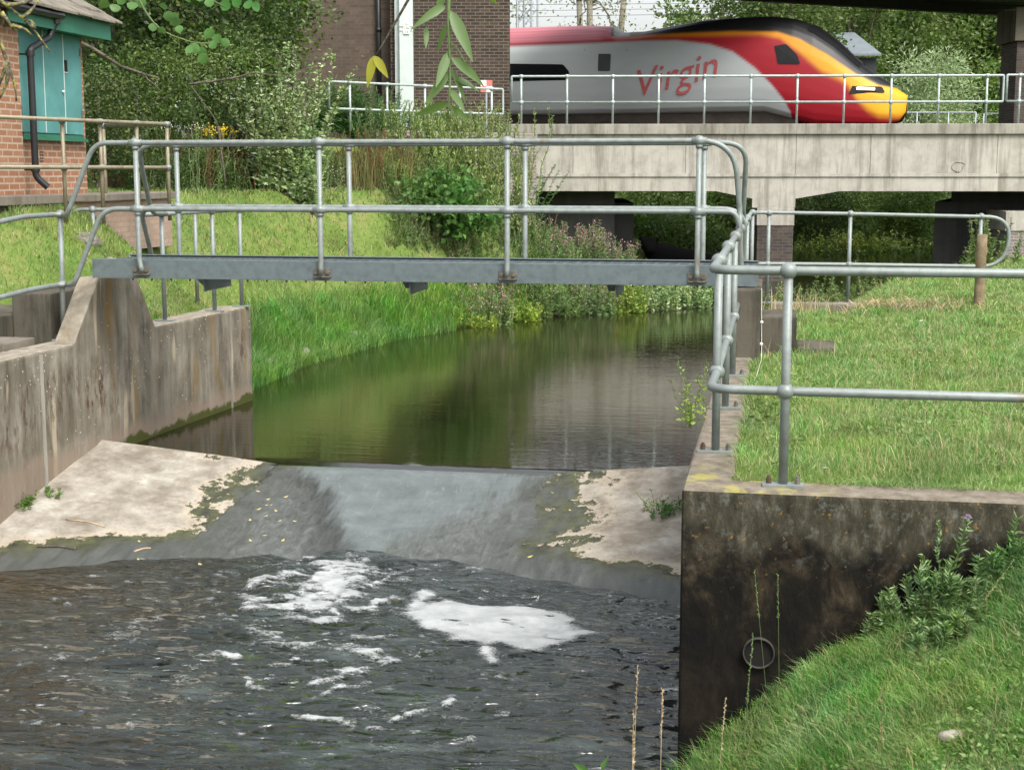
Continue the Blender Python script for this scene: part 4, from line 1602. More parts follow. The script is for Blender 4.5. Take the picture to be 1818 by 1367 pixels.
HP = [pd(0, 211, 16.4), pd(110, 215, 17.3), pd(177, 217, 17.85), pd(242, 219.5, 18.4), pd(296, 222, 18.85)]
HP[0] = HP[0] + (HP[0] - HP[1]) * .6
posts = []
ht, hm = 2.215, 1.67
P2 = [np.array([p[0], p[1], 1.0]) for p in HP]
for i, p in enumerate(P2):
    if i:
        posts.append((p, (p[0], p[1], ht), (ht, hm)))
ret = np.array([P2[4][0] - .98, P2[4][1] + .25, 1.0])
posts.append((ret, (ret[0], ret[1], ht), (ht,)))
rails = [('top_rail', fillet([(P2[0][0], P2[0][1], ht), (P2[4][0], P2[4][1], ht), (ret[0], ret[1], ht)], .04)),
         ('lower_rail', fillet([(P2[0][0], P2[0][1], hm), (P2[4][0], P2[4][1], hm), (ret[0], ret[1], hm)], .04))]
railing('handrail', 'olive weathered railing round the apron of the brick hut', (-8.2, 17, 1.2), posts, rails, mat='steel_old', jr=.036, joint='tee', mats='steel', plate=False)

# ------------------------------------------------------------------ railway bridge
BS = -.035
BN = HV - BS * RV
BP = loc_cam(0, 38, 0)
BU = nrm(RV + BS * HV)
BV = nrm(np.cross([0, 0, 1.], BU))


def br(x, y, off=0.):
    """point of the parapet face (plus off metres behind it) seen at pixel x, y"""
    d = ray(x, y)
    P = BP + BV * off
    return E0 + d * (((P - E0) @ BN) / (d @ BN))


def bx(x, off=0.):
    return float((br(x, 300, 0) - BP) @ BU)


def bpt(u, off, z):
    p = BP + BU * u + BV * off
    return np.array([p[0], p[1], z])


def bbox(mb, u0, u1, o0, o1, z0, z1):
    c = bpt((u0 + u1) / 2, (o0 + o1) / 2, (z0 + z1) / 2)
    return mb.obox(c, BU, BV, (0, 0, 1), (u1 - u0) / 2, (o1 - o0) / 2, (z1 - z0) / 2)


def bskew(u0, u1, o0, o1, z0, z1, k=.34):
    return MB().prism([bpt(u0, o0, z0), bpt(u1, o0, z0), bpt(u1 + k * (o1 - o0), o1, z0), bpt(u0 + k * (o1 - o0), o1, z0)], (0, 0, z1 - z0))


ZT, ZC, ZP, ZB = 2.82, 2.555, 1.575, 1.12
t = thing('railway_bridge', 'pale concrete railway bridge with a haunched beam on a central pier', 'bridge', bpt(6.8, 2, -1.4))
UA, UB = bx(897), bx(1818) + 6
bbox(MB(), UA, UB, -.05, .50, ZC, ZT).build('coping', M['conc_cope'], t, .02)
js = [UA + .02] + [bx(q) for q in (1017, 1217, 1413, 1545, 1770)] + [UB - .02]
for a, b in zip(js[:-1], js[1:]):
    bbox(MB(), a + .004, b - .004, .035, .42, ZP + .002, ZC - .001).build('parapet_panel', M['conc_bridge'], t, .008)
bbox(MB(), UA, UB, -.005, .5, ZP - .09, ZP).build('string_course', M['conc_bridge'], t, .012)
H1, H2, H3, H4 = bx(1272), bx(1337), bx(1414), bx(1492)
prof = [(UA, ZP - .092), (UA, ZB), (H1, ZB), (H2, .93), (H2, .70), (H3, .70), (H3, .93), (H4, ZB), (UB, ZB), (UB, ZP - .092)]
mb = MB()
mb.prism([bpt(u, .03, z) for u, z in prof], BV * .55)
mb.build('edge_beam', M['conc_bridge'], t, .008)
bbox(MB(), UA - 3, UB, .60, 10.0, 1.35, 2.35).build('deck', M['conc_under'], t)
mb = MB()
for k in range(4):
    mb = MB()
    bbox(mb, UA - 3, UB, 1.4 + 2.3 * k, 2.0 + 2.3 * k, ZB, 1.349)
    mb.build('deck_beam', M['conc_under'], t)
bbox(MB(), UA - 3, UB, .55, 10.0, 2.351, 2.62).build('ballast', M['ballast'], t)
a, b = bx(1346), bx(1413)
pr = bbox(MB(), a, b, .02, 1.1, .25, .699).build('pier_head', M['conc_bridge'], t, .015)
bbox(MB(), a + .02, b - .02, .04, 1.06, -2.2, .249).build('pier', M['brick_pier'], t)
# left abutment, far pier and right abutment under the deck
ul, ur = bx(1122), bx(1668)
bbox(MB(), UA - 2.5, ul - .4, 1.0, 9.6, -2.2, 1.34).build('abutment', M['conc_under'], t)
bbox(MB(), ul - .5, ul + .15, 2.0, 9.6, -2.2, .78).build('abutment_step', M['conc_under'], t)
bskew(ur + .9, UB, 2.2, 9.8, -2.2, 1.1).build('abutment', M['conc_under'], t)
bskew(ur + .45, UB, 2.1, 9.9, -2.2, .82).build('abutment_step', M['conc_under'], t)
bbox(MB(), bx(1790), UB, .0, 1.8, .12, .62).build('bearing_block', M['conc_bridge'], t, .01)
bbox(MB(), bx(1794), UB, .03, 1.9, -2.2, .119).build('wing_wall', M['brick_grey'], t)
# graffito: a rough head outline scratched on the panel
c = br(1701, 296, .03)
ring = []
for k in range(26):
    q = 2 * pi * k / 25
    ring.append(c + BU * (.150 * cos(q) + .02 * sin(3 * q)) + np.array([0, 0, .125 * sin(q) + .018 * cos(2 * q)]) - BV * .004)
mb = MB().tube(ring, .007, 6)
mb.tube([c + BU * .02 - BV * .004 + np.array([0, 0, -.11]), c + BU * .03 - BV * .004 + np.array([0, 0, -.2])], .006, 6)
mb.build('scratched_ring', M['conc_cope'], t)


def bridge_rail(label, us, z0, z1, zm, ends, off=.12, z0e=None, grp=None):
    posts = [(bpt(u, off, z0), bpt(u, off, z1), (z1, zm)) for u in us]
    a, b = ends
    P = [bpt(a, off, zm), bpt(a, off, z1), bpt(b, off, z1), bpt(b, off, zm), bpt(a + .01, off, zm)]
    tt = railing('parapet_rail', label, bpt((a + b) / 2, off, z0), posts, [('rail', fillet(P, .03, 3))], r=.029, jr=.05, mat='steel_far',
                 joint='tee', plate=False, jn=10)
    return tt


bridge_rail('long pale tubular railing along the concrete bridge in front of the train', [bx(q, .1) for q in (925, 1006, 1087, 1168, 1249, 1331, 1413, 1496, 1579, 1663, 1748)], ZT, 4.02, 3.37, (bx(908), bx(1777)))
bridge_rail('end length of bridge railing in front of the dark brick pier at the right edge', [bx(1806), bx(1890)], ZT, 4.03, 3.38, (bx(1783), bx(1960)))
# railing on the wing wall at the left of the bridge (turned towards the camera at its left end)
wl = [(585, 145, 193, 218, 33.4), (622, 147, 196, 224, 33.8), (688, 150, 198, 232, 34.5), (755, 153, 199, 236, 35.2), (817, 155, 201, 238, 35.8), (873, 158, 202, 240, 36.4), (893, 159, 203, 205, 36.6)]
WLb = [pd(x, yb, D) for x, _, _, yb, D in wl]
WLt = [pd(x, y0, D) for x, y0, _, _, D in wl]
WLm = [pd(x, y1, D) for x, _, y1, _, D in wl]
for a in (WLt, WLm, WLb):
    for k, p in enumerate(a):
        p[0], p[1] = WLb[k][0], WLb[k][1]
posts = []
for k in range(1, 6):
    posts.append((WLb[k] - (0, 0, .12), WLt[k], (WLt[k][2], WLm[k][2])))
railing('parapet_rail', 'pale railing half hidden in ferns on the brick wing wall left of the bridge', WLb[3], posts,
        [('rail', fillet([WLm[0], WLt[0], WLt[3], WLt[6], WLm[6], WLm[3], WLm[0] + (.01, 0, 0)], .03, 3))], r=.027, jr=.046, mat='steel_far', joint='tee', plate=False)
t = thing('brick_parapet', 'low grey brick wing wall below the fern covered railing', 'wall', WLb[3] - (0, 0, 2))
mb = MB()
q0, q1 = WLb[0], WLb[6]
dv = nrm(np.array([q1[0] - q0[0], q1[1] - q0[1], 0]))
nv = np.array([-dv[1], dv[0], 0])
a0, a1 = q0 + dv * 1.1, q1 + dv * .9
for z0, z1, th in ((-1.5, 2.42, .42), (2.422, 2.56, .52)):
    a = np.array([a0[0], a0[1], z0]) - nv * th / 2
    b = np.array([a1[0], a1[1], z0]) - nv * th / 2
    MB().prism([a, b, b + nv * th, a + nv * th], (0, 0, z1 - z0)).build('brickwork' if z0 < 0 else 'coping', M['brick_grey'], t, .004)

# second, further bridge with its own railing
t = thing('railway_bridge', 'distant parallel bridge parapet glimpsed low behind the front railing', 'bridge', bpt(8, 20.5, 1))
bbox(MB(), UA - 2, UB + 8, 20.45, 20.8, 2.1, 2.75).build('parapet', M['conc_cope'], t)
U2 = [bx(q) * 59 / 38 for q in (1385, 1448, 1512, 1587, 1642, 1690, 1704, 1735, 1775)]
posts = [(bpt(u, 20.6, 2.75), bpt(u, 20.6, 3.9), ()) for u in U2[:6]]
a, b = bpt(U2[0] - 2, 20.6, 3.9), bpt(U2[5], 20.6, 3.9)
railing('parapet_rail', 'thin distant railing seen beyond the yellow nose of the train', bpt(U2[3], 20.6, 2.75), posts, [('rail', [a, b])], r=.026, mat='lattice', plate=False)
posts = [(bpt(u, 20.6, 2.75), bpt(u, 20.6, 3.85), ()) for u in U2[6:]]
railing('parapet_rail', 'short distant railing beside the dark brick pier beyond the bridge', bpt(U2[7], 20.6, 2.75), posts, [('rail', [bpt(U2[6], 20.6, 3.85), bpt(U2[8] + 1, 20.6, 3.85)])], r=.026, mat='lattice', plate=False)

# ------------------------------------------------------------------ brick overbridge crossing the line
t = thing('road_bridge', 'tall sooty brick overbridge abutment and pier with a dark girder overhead', 'bridge', loc_cam(-1.5, 40, 1))


def cbox(mb, x0, x1, D0, D1, z0, z1):
    c = loc_cam((x0 + x1) / 2, (D0 + D1) / 2, (z0 + z1) / 2)
    return mb.obox(c, RV, HV, (0, 0, 1), (x1 - x0) / 2, (D1 - D0) / 2, (z1 - z0) / 2)


def cx(px, D):
    return (px - 909) * D / FPX


D1_ = 38.5
cbox(MB(), cx(698, D1_), cx(905, D1_), D1_, 43.2, .5, 7.6).build('abutment', M['brick_dark'], t)
D2_ = 39.0
mb = MB()
poly = [loc_cam(cx(478, D2_), D2_, .5), loc_cam(cx(698, D2_) + .1, D2_, .5), loc_cam(cx(698, D2_) + .1, D2_, 7.6), loc_cam(cx(553, D2_), D2_, 7.6),
        loc_cam(cx(531, D2_), D2_, 6.3), loc_cam(cx(508, D2_), D2_, 5.3), loc_cam(cx(480, D2_), D2_, 4.3)]
mb.prism(poly, HV * 1.2)
mb.build('wing_wall', M['brick_stain'], t)
cp = [loc_cam(cx(474, D2_), D2_, 4.15), loc_cam(cx(503, D2_), D2_, 5.3), loc_cam(cx(526, D2_), D2_, 6.3), loc_cam(cx(549, D2_), D2_, 7.6)]
mb = MB()
mb.prism(cp + [p + RV * .42 + np.array([0, 0, -.1]) for p in cp[::-1]], HV * -.16)
mb.build('wing_coping', M['conc_step'], t, .02)
xp = cx(678, 38.9)
mb = MB().tube([loc_cam(xp, 38.88, 2.4), loc_cam(xp, 38.88, 7.6)], .062, 14)
for z in (3.4, 5.2):
    mb.tube([loc_cam(xp, 38.88, z), loc_cam(xp, 38.88, z + .1)], .08, 14)
mb.build('drainpipe', M['plastic'], t, smooth=True)
xr_p = cx(1759, 49)
cbox(MB(), xr_p, xr_p + 3.2, 47.5, 49, 1.5, 5.7).build('pier', M['brick_pier'], t)
cbox(MB(), xr_p - .13, xr_p + 3.3, 47.35, 49.2, 5.705, 6.75).build('pier_head', M['conc_step'], t, .02)
ga, gb = loc_cam(-.7, 41, 7.2), loc_cam(xr_p + 1.8, 49.8, 7.2)
gd = nrm(gb - ga)
gn = np.array([-gd[1], gd[0], 0])
mb = MB()
mb.obox((ga + gb) / 2 + np.array([0, 0, .42]), gd, gn, (0, 0, 1), np.linalg.norm(gb - ga) / 2 + 1.6, 2.2, .35)
for s in (-1, 1):
    mb.obox((ga + gb) / 2 + gn * s * 2.1 + np.array([0, 0, .32]), gd, gn, (0, 0, 1), np.linalg.norm(gb - ga) / 2 + 1.55, .16, .60)
mb.build('girder', M['girder'], t)

# pale steel upright carrying the structure number
DM = 38.2
t = thing('catenary_mast', 'pale painted steel mast with a small number plate before the brick abutment', 'mast', loc_cam(cx(722, DM), DM, 2.3))
mb = MB()
cbox(mb, cx(714, DM), cx(737, DM), DM - .03, DM - .006, 2.2, 7.6)
cbox(mb, cx(705, DM), cx(713.5, DM), DM + .14, DM + .16, 2.2, 7.6)
cbox(mb, cx(713.2, DM), cx(714.8, DM), DM - .0055, DM + .17, 2.2, 7.6)
cbox(mb, cx(735.5, DM), cx(737.2, DM), DM - .0055, DM + .17, 2.2, 7.6)
mb.build('column', M['palegreen'], t)
k = DM / FPX
zpl = lambda y: EYE + (305 - y) * k
for y in (55.8, 63):
    cbox(MB(), cx(714.3, DM), cx(736.8, DM), DM - .05, DM - .031, zpl(y + .8), zpl(y - .8)).build('strap', M['white'], t)
xm = cx(726.4, DM)
for s, y, wd in (('G', 53.2, 5.3), ('136', 60., 5.3), ('13', 66.5, 5.3)):
    sp = cbox(MB(), xm - wd * k, xm + wd * k, DM - .062, DM - .052, zpl(y + 3.15), zpl(y - 3.15)).build('number_plate', M['white'], t)
    text_mesh(s, 'lettering', .085, loc_cam(xm, DM - .0625, zpl(y)), RV, (0, 0, 1), M['black'], sp)
# red and white chequered board
DS = 37.2
xs = cx(864.5, DS)
ks = DS / FPX
zs = EYE + (305 - 158) * ks
t = thing('marker_board', 'red and white chequered board by the corner of the brick abutment', 'sign', loc_cam(xs, DS, 2.4))
cbox(MB(), xs - .02, xs + .02, DS, DS + .03, 2.0, zs - .05).build('post', M['lattice'], t)
h_ = 10.3 * ks
for i in (0, 1):
    for j in (0, 1):
        cbox(MB(), xs + (i - 1) * h_ + .001, xs + i * h_ - .001, DS - .02, DS - .004, zs + (j - 1) * h_ + .001, zs + j * h_ - .001).build('board_square', M['white'] if (i + j) % 2 else M['red'], t)

# lattice mast and wires further along the line
t = thing('lattice_mast', 'grey steel lattice mast rising behind the red roof of the train', 'mast', loc_cam(cx(937, 60), 60, 2.3))
mb = MB()
kx = 60 / FPX
xa, xb = 918 - 909, 954 - 909
for q in (918, 930, 943, 954):
    x = cx(q, 60)
    DD = 60 if q in (918, 943) else 60.7
    mb.tube([loc_cam(x, DD, 2.2), loc_cam(x, DD, 11)], .05, 6)
for i in range(12):
    z0 = 2.4 + i * .72
    mb.tube([loc_cam(cx(918, 60), 60, z0), loc_cam(cx(943, 60), 60, z0 + .7)], .025, 5)
    mb.tube([loc_cam(cx(943, 60), 60, z0), loc_cam(cx(918, 60), 60, z0 + .7)], .025, 5)
    mb.tube([loc_cam(cx(930, 60), 60.7, z0), loc_cam(cx(954, 60), 60.7, z0 + .7)], .025, 5)
mb.build('lattice', M['lattice'], t)
t = thing('overhead_wire', 'thin dark overhead wires strung above the train', 'wire', loc_cam(5, 54, 8))
for y0, y1, D in ((9, 3, 54), (20, 8, 54), (31, 16, 52)):
    P = []
    for i in range(12):
        f = i / 11
        x = 905 + (1830 - 905) * f
        P.append(pd(x, y0 + (y1 - y0) * f + 5 * (f - .3) ** 2, D - 6 * f))
    MB().tube(P, .007, 5).build('wire', M['black'], t)

# grey roofed shed past the front of the train
t = thing('shed', 'dark trackside shed with a plain grey sloping roof behind the train nose', 'shed', loc_cam(cx(1490, 66), 66, 2))
Dh = 66.
zf = lambda y, D=Dh: EYE + (305 - y) * D / FPX
P = [loc_cam(cx(1430, Dh + 1), Dh + 1.6, zf(70, Dh + 1.6)), loc_cam(cx(1508, Dh + 1), Dh + 1.6, zf(70, Dh + 1.6)), loc_cam(cx(1545, Dh), Dh - .6, zf(106, Dh - .6)), loc_cam(cx(1430, Dh), Dh - .6, zf(106, Dh - .6))]
MB().prism(P, (0, 0, .09)).build('roof', M['roofgrey'], t)
cbox(MB(), cx(1430, Dh), cx(1540, Dh), Dh - .3, Dh + 3, 1.5, zf(110)).build('wall', M['shedwall'], t)

# ------------------------------------------------------------------ train
AL = radians(22)
TD = nrm(RV * cos(AL) - HV * sin(AL))        # direction of travel
TN = np.array([TD[1], -TD[0], 0.])           # towards the camera side
NS0 = loc_cam(8.12, 43.0, 0)                 # a point of the near side
Z0T = 2.76                                   # rail level
CT = NS0 - TN * 1.33                         # same point on the centre line
TIPS = 3.02


def tproj(P):
    d = P - E0
    zc_ = d @ FW
    return 909 + FPX * (d @ RV) / zc_, 683.5 - FPX * (d @ UP) / zc_


def side_s(px, py, off=1.33):
    """pixel on a vertical plane of the train -> (s along, z over rail)"""
    d = ray(px, py)
    P0 = CT + TN * off
    q = E0 + d * (((P0 - E0) @ TN) / (d @ TN))
    return float((q - CT) @ TD), float(q[2] - Z0T)


roofpx = [(905, 51), (960, 49), (1040, 47), (1090, 48), (1112, 59), (1150, 57), (1200, 47), (1250, 38), (1300, 33.5), (1350, 31), (1385, 31), (1420, 36), (1455, 50), (1490, 75), (1525, 108), (1555, 132), (1580, 147), (1593, 158)]
RS = np.array([side_s(x, y, 0) for x, y in roofpx])
RS = np.vstack([[-40, RS[0, 1]], RS, [TIPS - .02, RS[-1, 1] - .18], [TIPS + .3, RS[-1, 1] - .3]])
PROF = [(0.98, .10), (1.12, .16), (1.24, .30), (1.31, .55), (1.36, .95), (1.37, 1.3), (1.36, 1.7), (1.335, 2.1), (1.28, 2.5), (1.19, 2.85), (1.06, 3.12), (.86, 3.33), (.58, 3.47), (.28, 3.54), (0, 3.56)]
PR = np.array(PROF)
tz = np.linspace(0, len(PROF) - 1, 72)
PRF = np.stack([np.interp(tz, np.arange(len(PROF)), PR[:, 0]), np.interp(tz, np.arange(len(PROF)), PR[:, 1])], 1)


def nose_w(s):
    q = np.clip((TIPS - s) / 4.6, 0, 1)
    return .30 + .70 * np.sin(q * pi / 2) ** .62


def zbot(s):
    return np.interp(s, [-9, -.9, .55, 1.2, TIPS - .5, TIPS - .15, TIPS], [.58, .58, .18, .16, .18, .30, .55])


def roofz(s):
    return np.interp(s, RS[:, 0], RS[:, 1])


ss = np.concatenate([np.linspace(-22, -9.5, 18), np.arange(-9.3, TIPS + .001, .045)])
ss[-1] = TIPS
nS = len(ss)
full = np.vstack([PRF * [-1, 1], PRF[::-1][1:]])      # near side first (towards the camera)
nP = len(full)


def body_pt(s, y, z):
    """profile coordinates -> shaped local point"""
    zb, zr = zbot(s), roofz(s)
    z2 = zb + (z - .10) / 3.46 * (zr - zb)
    tipf = np.clip((s - (TIPS - .9)) / .9, 0, 1)
    bul = np.sqrt(np.clip(1 - tipf ** 2.2, 0, 1))
    return y * nose_w(s) * (.42 + .58 * bul), z2


BV_ = np.zeros((nS, nP, 3))
for i, s in enumerate(ss):
    yy_, zz_ = body_pt(s, full[:, 0], full[:, 1])
    BV_[i] = CT + TD * s - TN * yy_[:, None] * np.sign(-1) * -1
    BV_[i, :, 2] = Z0T + zz_
# nearest side must have positive TN component
for i, s in enumerate(ss):
    yy_, zz_ = body_pt(s, full[:, 0], full[:, 1])
    BV_[i] = CT + TD * s - TN * yy_[:, None]
    BV_[i, :, 2] = Z0T + zz_
gi = np.arange(nS * nP).reshape(nS, nP)
Q = np.stack([gi[:-1, :-1], gi[1:, :-1], gi[1:, 1:], gi[:-1, 1:]], -1).reshape(-1, 4)
root = thing('train', 'red, silver and yellow express train with a sloping nose crossing the bridge', 'train', CT + np.array([0, 0, Z0T]))
V = BV_.reshape(-1, 3)
cen = CT + TD * (TIPS + .02)
V = np.vstack([V, [[cen[0], cen[1], Z0T + float(zbot(TIPS)) + .5]]])
body = tri_mesh('body', V, Q, M['livery'], root, smooth=True)
fan = np.array([[gi[-1, k], gi[-1, k + 1], len(V) - 1] for k in range(nP - 1)])
nosecap = tri_mesh('nose_cap', V, fan, M['livery'], root, smooth=True)
# livery and the roof's sky reflection painted on both sides by position along the train
NV = BV_.copy()
half = len(PRF) - 1
for k in range(half + 1, nP):
    NV[:, k] = BV_[:, nP - 1 - k]
d_ = NV - E0
dep = d_ @ FW
LX = 909 + FPX * (d_ @ RV) / dep
LY_ = 683.5 - FPX * (d_ @ UP) / dep


def blend(t, w):
    return sstep(t / w * .5 + .5)[..., None]


ybl = np.interp(LX, [800, 1095, 1200, 1300, 1380, 1420, 1470, 1520, 1560, 1610], [20, 66, 60, 56, 57, 70, 98, 132, 152, 160])
yor = np.interp(LX, [800, 1095, 1200, 1350, 1385, 1420, 1460, 1490, 1505, 1520, 1540, 1560, 1620], [20, 68, 66, 63, 69, 95, 128, 141, 152, 176, 196, 207, 208])
ywh = np.interp(LX, [880, 905, 1000, 1100, 1150, 1200, 1260, 1300, 1340, 1370, 1390, 1404], [83.5, 83, 79.5, 75, 72.5, 72, 79, 92, 121, 151, 176, 200])
ywh = np.where(LX > 1404, 400, ywh)
silver = np.array([.36, .385, .39])
white_ = np.array([.60, .63, .64])
red_ = np.array([.27, .006, .014])
sky_pink = np.array([.50, .16, .19])  # red roof washed pink: sky reflection put into the colour
blk = np.array([.011, .011, .012])
yel = np.array([.62, .33, .010])
org = np.array([.50, .17, .008])
grey = np.array([.22, .22, .22])
hh = np.clip((LY_ - 84) / 110, 0, 1)[..., None]
colr = white_ * (1 - sstep((LX - 980) / 140.)[..., None]) + silver * sstep((LX - 980) / 140.)[..., None]
redc = red_ * np.ones_like(colr)
fl = sstep((1110 - LX) / 60.)[..., None]
stripes = (.5 + .5 * np.sin((LY_ + (LX - 905) * .045) * 1.25))[..., None]
roofc = sky_pink * (.8 + .25 * stripes)
redc = redc * (1 - fl) + fl * (red_ * 1.05 * (1 - sstep((81 - (LX - 905) * .04 - LY_) / 7)[..., None]) + roofc * sstep((81 - (LX - 905) * .04 - LY_) / 7)[..., None])
colr = colr * (1 - blend(ywh - LY_, 3)) + redc * blend(ywh - LY_, 3)
yc = np.clip((LX - 1330) / 230, 0, 1)[..., None]
yellow = org * (1 - yc) + yel * yc
isy = (LX > 1085)[..., None]
m_ = blend(yor - LY_, 5 + np.clip((LX - 1380) / 14, 0, 6)) * isy
colr = colr * (1 - m_) + yellow * m_
m_ = blend(ybl - LY_, 3) * isy
colr = colr * (1 - m_) + blk * m_
low = blend(LY_ - 203, 4) * (LX < 1402)[..., None]
colr = colr * (1 - low) + np.array([.30, .29, .27]) * low
# end panel of the pantograph fairing is grey
gp_ = (np.abs(LX - 1104) < 14)[..., None] * (LY_ < 66)[..., None]
colr = np.where(gp_, grey, colr)
LIV = np.concatenate([colr, np.ones(colr.shape[:2] + (1,))], -1).reshape(-1, 4)
for o_ in (body, nosecap):
    ca = o_.data.color_attributes.new('livery', 'FLOAT_COLOR', 'POINT')
    L_ = np.vstack([LIV, [[.70, .40, .015, 1]]])
    ca.data.foreach_set('color', L_.astype(np.float32).ravel())


def side_y(s, z):
    zb, zr = float(zbot(s)), float(roofz(s))
    zp = .10 + (z - zb) / (zr - zb) * 3.46
    y = np.interp(zp, PRF[:, 1], PRF[:, 0])
    return float(body_pt(s, y, zp)[0])


def side_patch(name, pxpoly, m, out=.012, n=8, sub=4):
    """panel following the body side, given as corner sightings; returns object"""
    mb = MB()
    c = [side_s(x, y) for x, y in pxpoly]
    c = fillet([np.array([a, b, 0]) for a, b in c + [c[0]]], .06, 4)[:-1]
    cm = np.mean(np.array(c), 0)
    P = []
    for q in c + [cm]:
        o_ = CT + TD * q[0] + TN * (side_y(q[0], q[1]) + out)
        P.append((o_[0], o_[1], Z0T + q[1]))
    n_ = len(c)
    mb.add(P, [(i, (i + 1) % n_, n_) for i in range(n_)])
    for sg in (1,):
        o2 = mb.build(name, m, root)
    return o2


side_patch('window', [(860, 113), (1000, 115), (1012, 129), (1006, 143), (860, 146)], M['glass'])
for x_ in (1036, 1110):
    side_patch('door_seam', [(x_, 88), (x_ + 1.2, 88), (x_ + 1.2, 198), (x_, 198)], M['under'], .006)
side_patch('door_window', [(1062, 96), (1084, 96), (1084, 127), (1062, 127)], M['greyglass'])
side_patch('cab_window', [(1374, 82), (1394, 78), (1414, 97), (1420, 114), (1381, 114)], M['wscreen'], .02)
hl = side_patch('headlamp_housing', [(1510, 152), (1560, 152), (1566, 163), (1504, 166)], M['black'], .03)
hp = [side_s(1518, 156.3), side_s(1548, 156.6)]
o3 = []
for q in hp:
    v = CT + TD * q[0] + TN * (side_y(q[0], q[1]) + .05)
    o3.append((v[0], v[1], Z0T + q[1]))
MB().tube(o3, .036, 10).build('headlamp', M['lamp'], root, smooth=True)
# windscreen on the sloping face
mb = MB()
rows = []
for s in np.linspace(.25, 1.75, 9):
    row = []
    for f in np.linspace(-.72, .72, 9):
        q = len(PRF) - 1
        zp = 3.56 - .32 * abs(f) ** 1.6 * 1.6
        y = np.interp(3.56 - zp, 3.56 - PRF[::-1, 1], PRF[::-1, 0]) * (1 if f > 0 else -1)
        yq, zq = body_pt(s, y, zp)
        o_ = CT + TD * (s + .012) - TN * yq
        row.append((o_[0], o_[1], Z0T + zq + .018))
    rows.append(row)
mb.add([p for r_ in rows for p in r_], [(i * 9 + j, i * 9 + j + 1, (i + 1) * 9 + j + 1, (i + 1) * 9 + j) for i in range(8) for j in range(8)])
mb.build('windscreen', M['wscreen'], root, smooth=True)
# underframe and wheels
mb = MB()
c = CT + TD * -10.5
mb.obox((c[0], c[1], Z0T + .42), TD, TN, (0, 0, 1), 10.6, 1.02, .24)
mb.build('underframe', M['under'], root)
for s in (-17, -14.4, -3.2, -.7):
    mb = MB()
    for sg in (-1, 1):
        c = CT + TD * s + TN * sg * .72
        mb.cyl((c[0] - TN[0] * .06, c[1] - TN[1] * .06, Z0T + .40), (c[0] + TN[0] * .06, c[1] + TN[1] * .06, Z0T + .40), .40, 24)
    c = CT + TD * s
    mb.cyl(c - TN * .7 + (0, 0, Z0T + .4), c + TN * .7 + (0, 0, Z0T + .4), .08, 10)
    mb.build('wheelset', M['under'], root)
# side lettering: a large hand-written style word rising over the silver side
sa, za = side_s(1196, 136)
v = CT + TD * sa + TN * (side_y(sa, za) + .012)
tilt = .22
tx = nrm(TD * cos(tilt) + np.array([0, 0, sin(tilt)]))
ty = nrm(np.cross(np.cross(tx, TN * -1.), tx) * 0 + np.array([0, 0, 1.]) - tx * tx[2])
word = text_mesh('Virgin', 'lettering', 1.12, (v[0], v[1], Z0T + za), tx, ty, mat_plain('red_lettering', (.40, .085, .085), .4), root, .003, .35)
# track
t = thing('railway_track', 'running rails and sleepers under the train, mostly hidden by the parapet', 'track', CT + np.array([0, 0, 2.62]))
mb = MB()
c = CT + TD * -2
for sg in (-1, 1):
    mb.obox((c + TN * sg * .72)[:2].tolist() + [2.70], TD, TN, (0, 0, 1), 18, .035, .058)
mb.build('rail', M['bolt'], t)

# ------------------------------------------------------------------ posts, chain
def on_ground(px, py, D0=6., D1=70.):
    pv = None
    for D in np.arange(D0, D1, .1):
        p = pd(px, py, D)
        if p[2] < float(ground_z(p[0], p[1])):
            p[2] = float(ground_z(p[0], p[1]))
            return p
    return p


p = on_ground(1738, 546, 15)
Hp = (546 - 418) / FPX * (p @ HV)
P = [p + np.array([rng.normal(0, .004), rng.normal(0, .004), z]) for z in (-.25, 0, .2, .42, .62, .68, .74, Hp)]
o = MB().tube(P, [.066, .066, .064, .063, .064, .071, .062, .060], 14).build('wooden_post', M['wood'], None, smooth=True, loc=p)
for f in o.data.polygons:
    if len(f.vertices) > 4:
        f.use_smooth = False
tag(o, 'stout weathered wooden post in the field beside the railing loop', 'post')
p = on_ground(1428, 546, 14)
t = thing('marker_post', 'slim black marker post with a pale top near the kerb', 'post', p)
MB().tube([p - (0, 0, .1), p + (0, 0, .25)], .018, 10).build('post', M['black'], t)
MB().tube([p + (0, 0, .25), p + (0, 0, .36)], .010, 8).build('post_top', M['white'], t)
# white cord with two floats hanging down the corner of the pier
cp_ = [np.array([-.115, 12.86, .62]), np.array([-.105, 12.80, .2]), np.array([-.10, 12.74, .02]), np.array([-.13, 11.6, .02]), np.array([-.16, 10.8, .02])]
t = thing('cord', 'thin white cord with two pale knots hanging down the bridge pier', 'cord', cp_[1])
MB().tube(fillet(cp_, .1), .0022, 6).build('line', M['white'], t)
for z in (.33, .14):
    MB().ball((-.108, 12.82, z), .014, 10, 7).build('knot', M['white'], t, smooth=True)

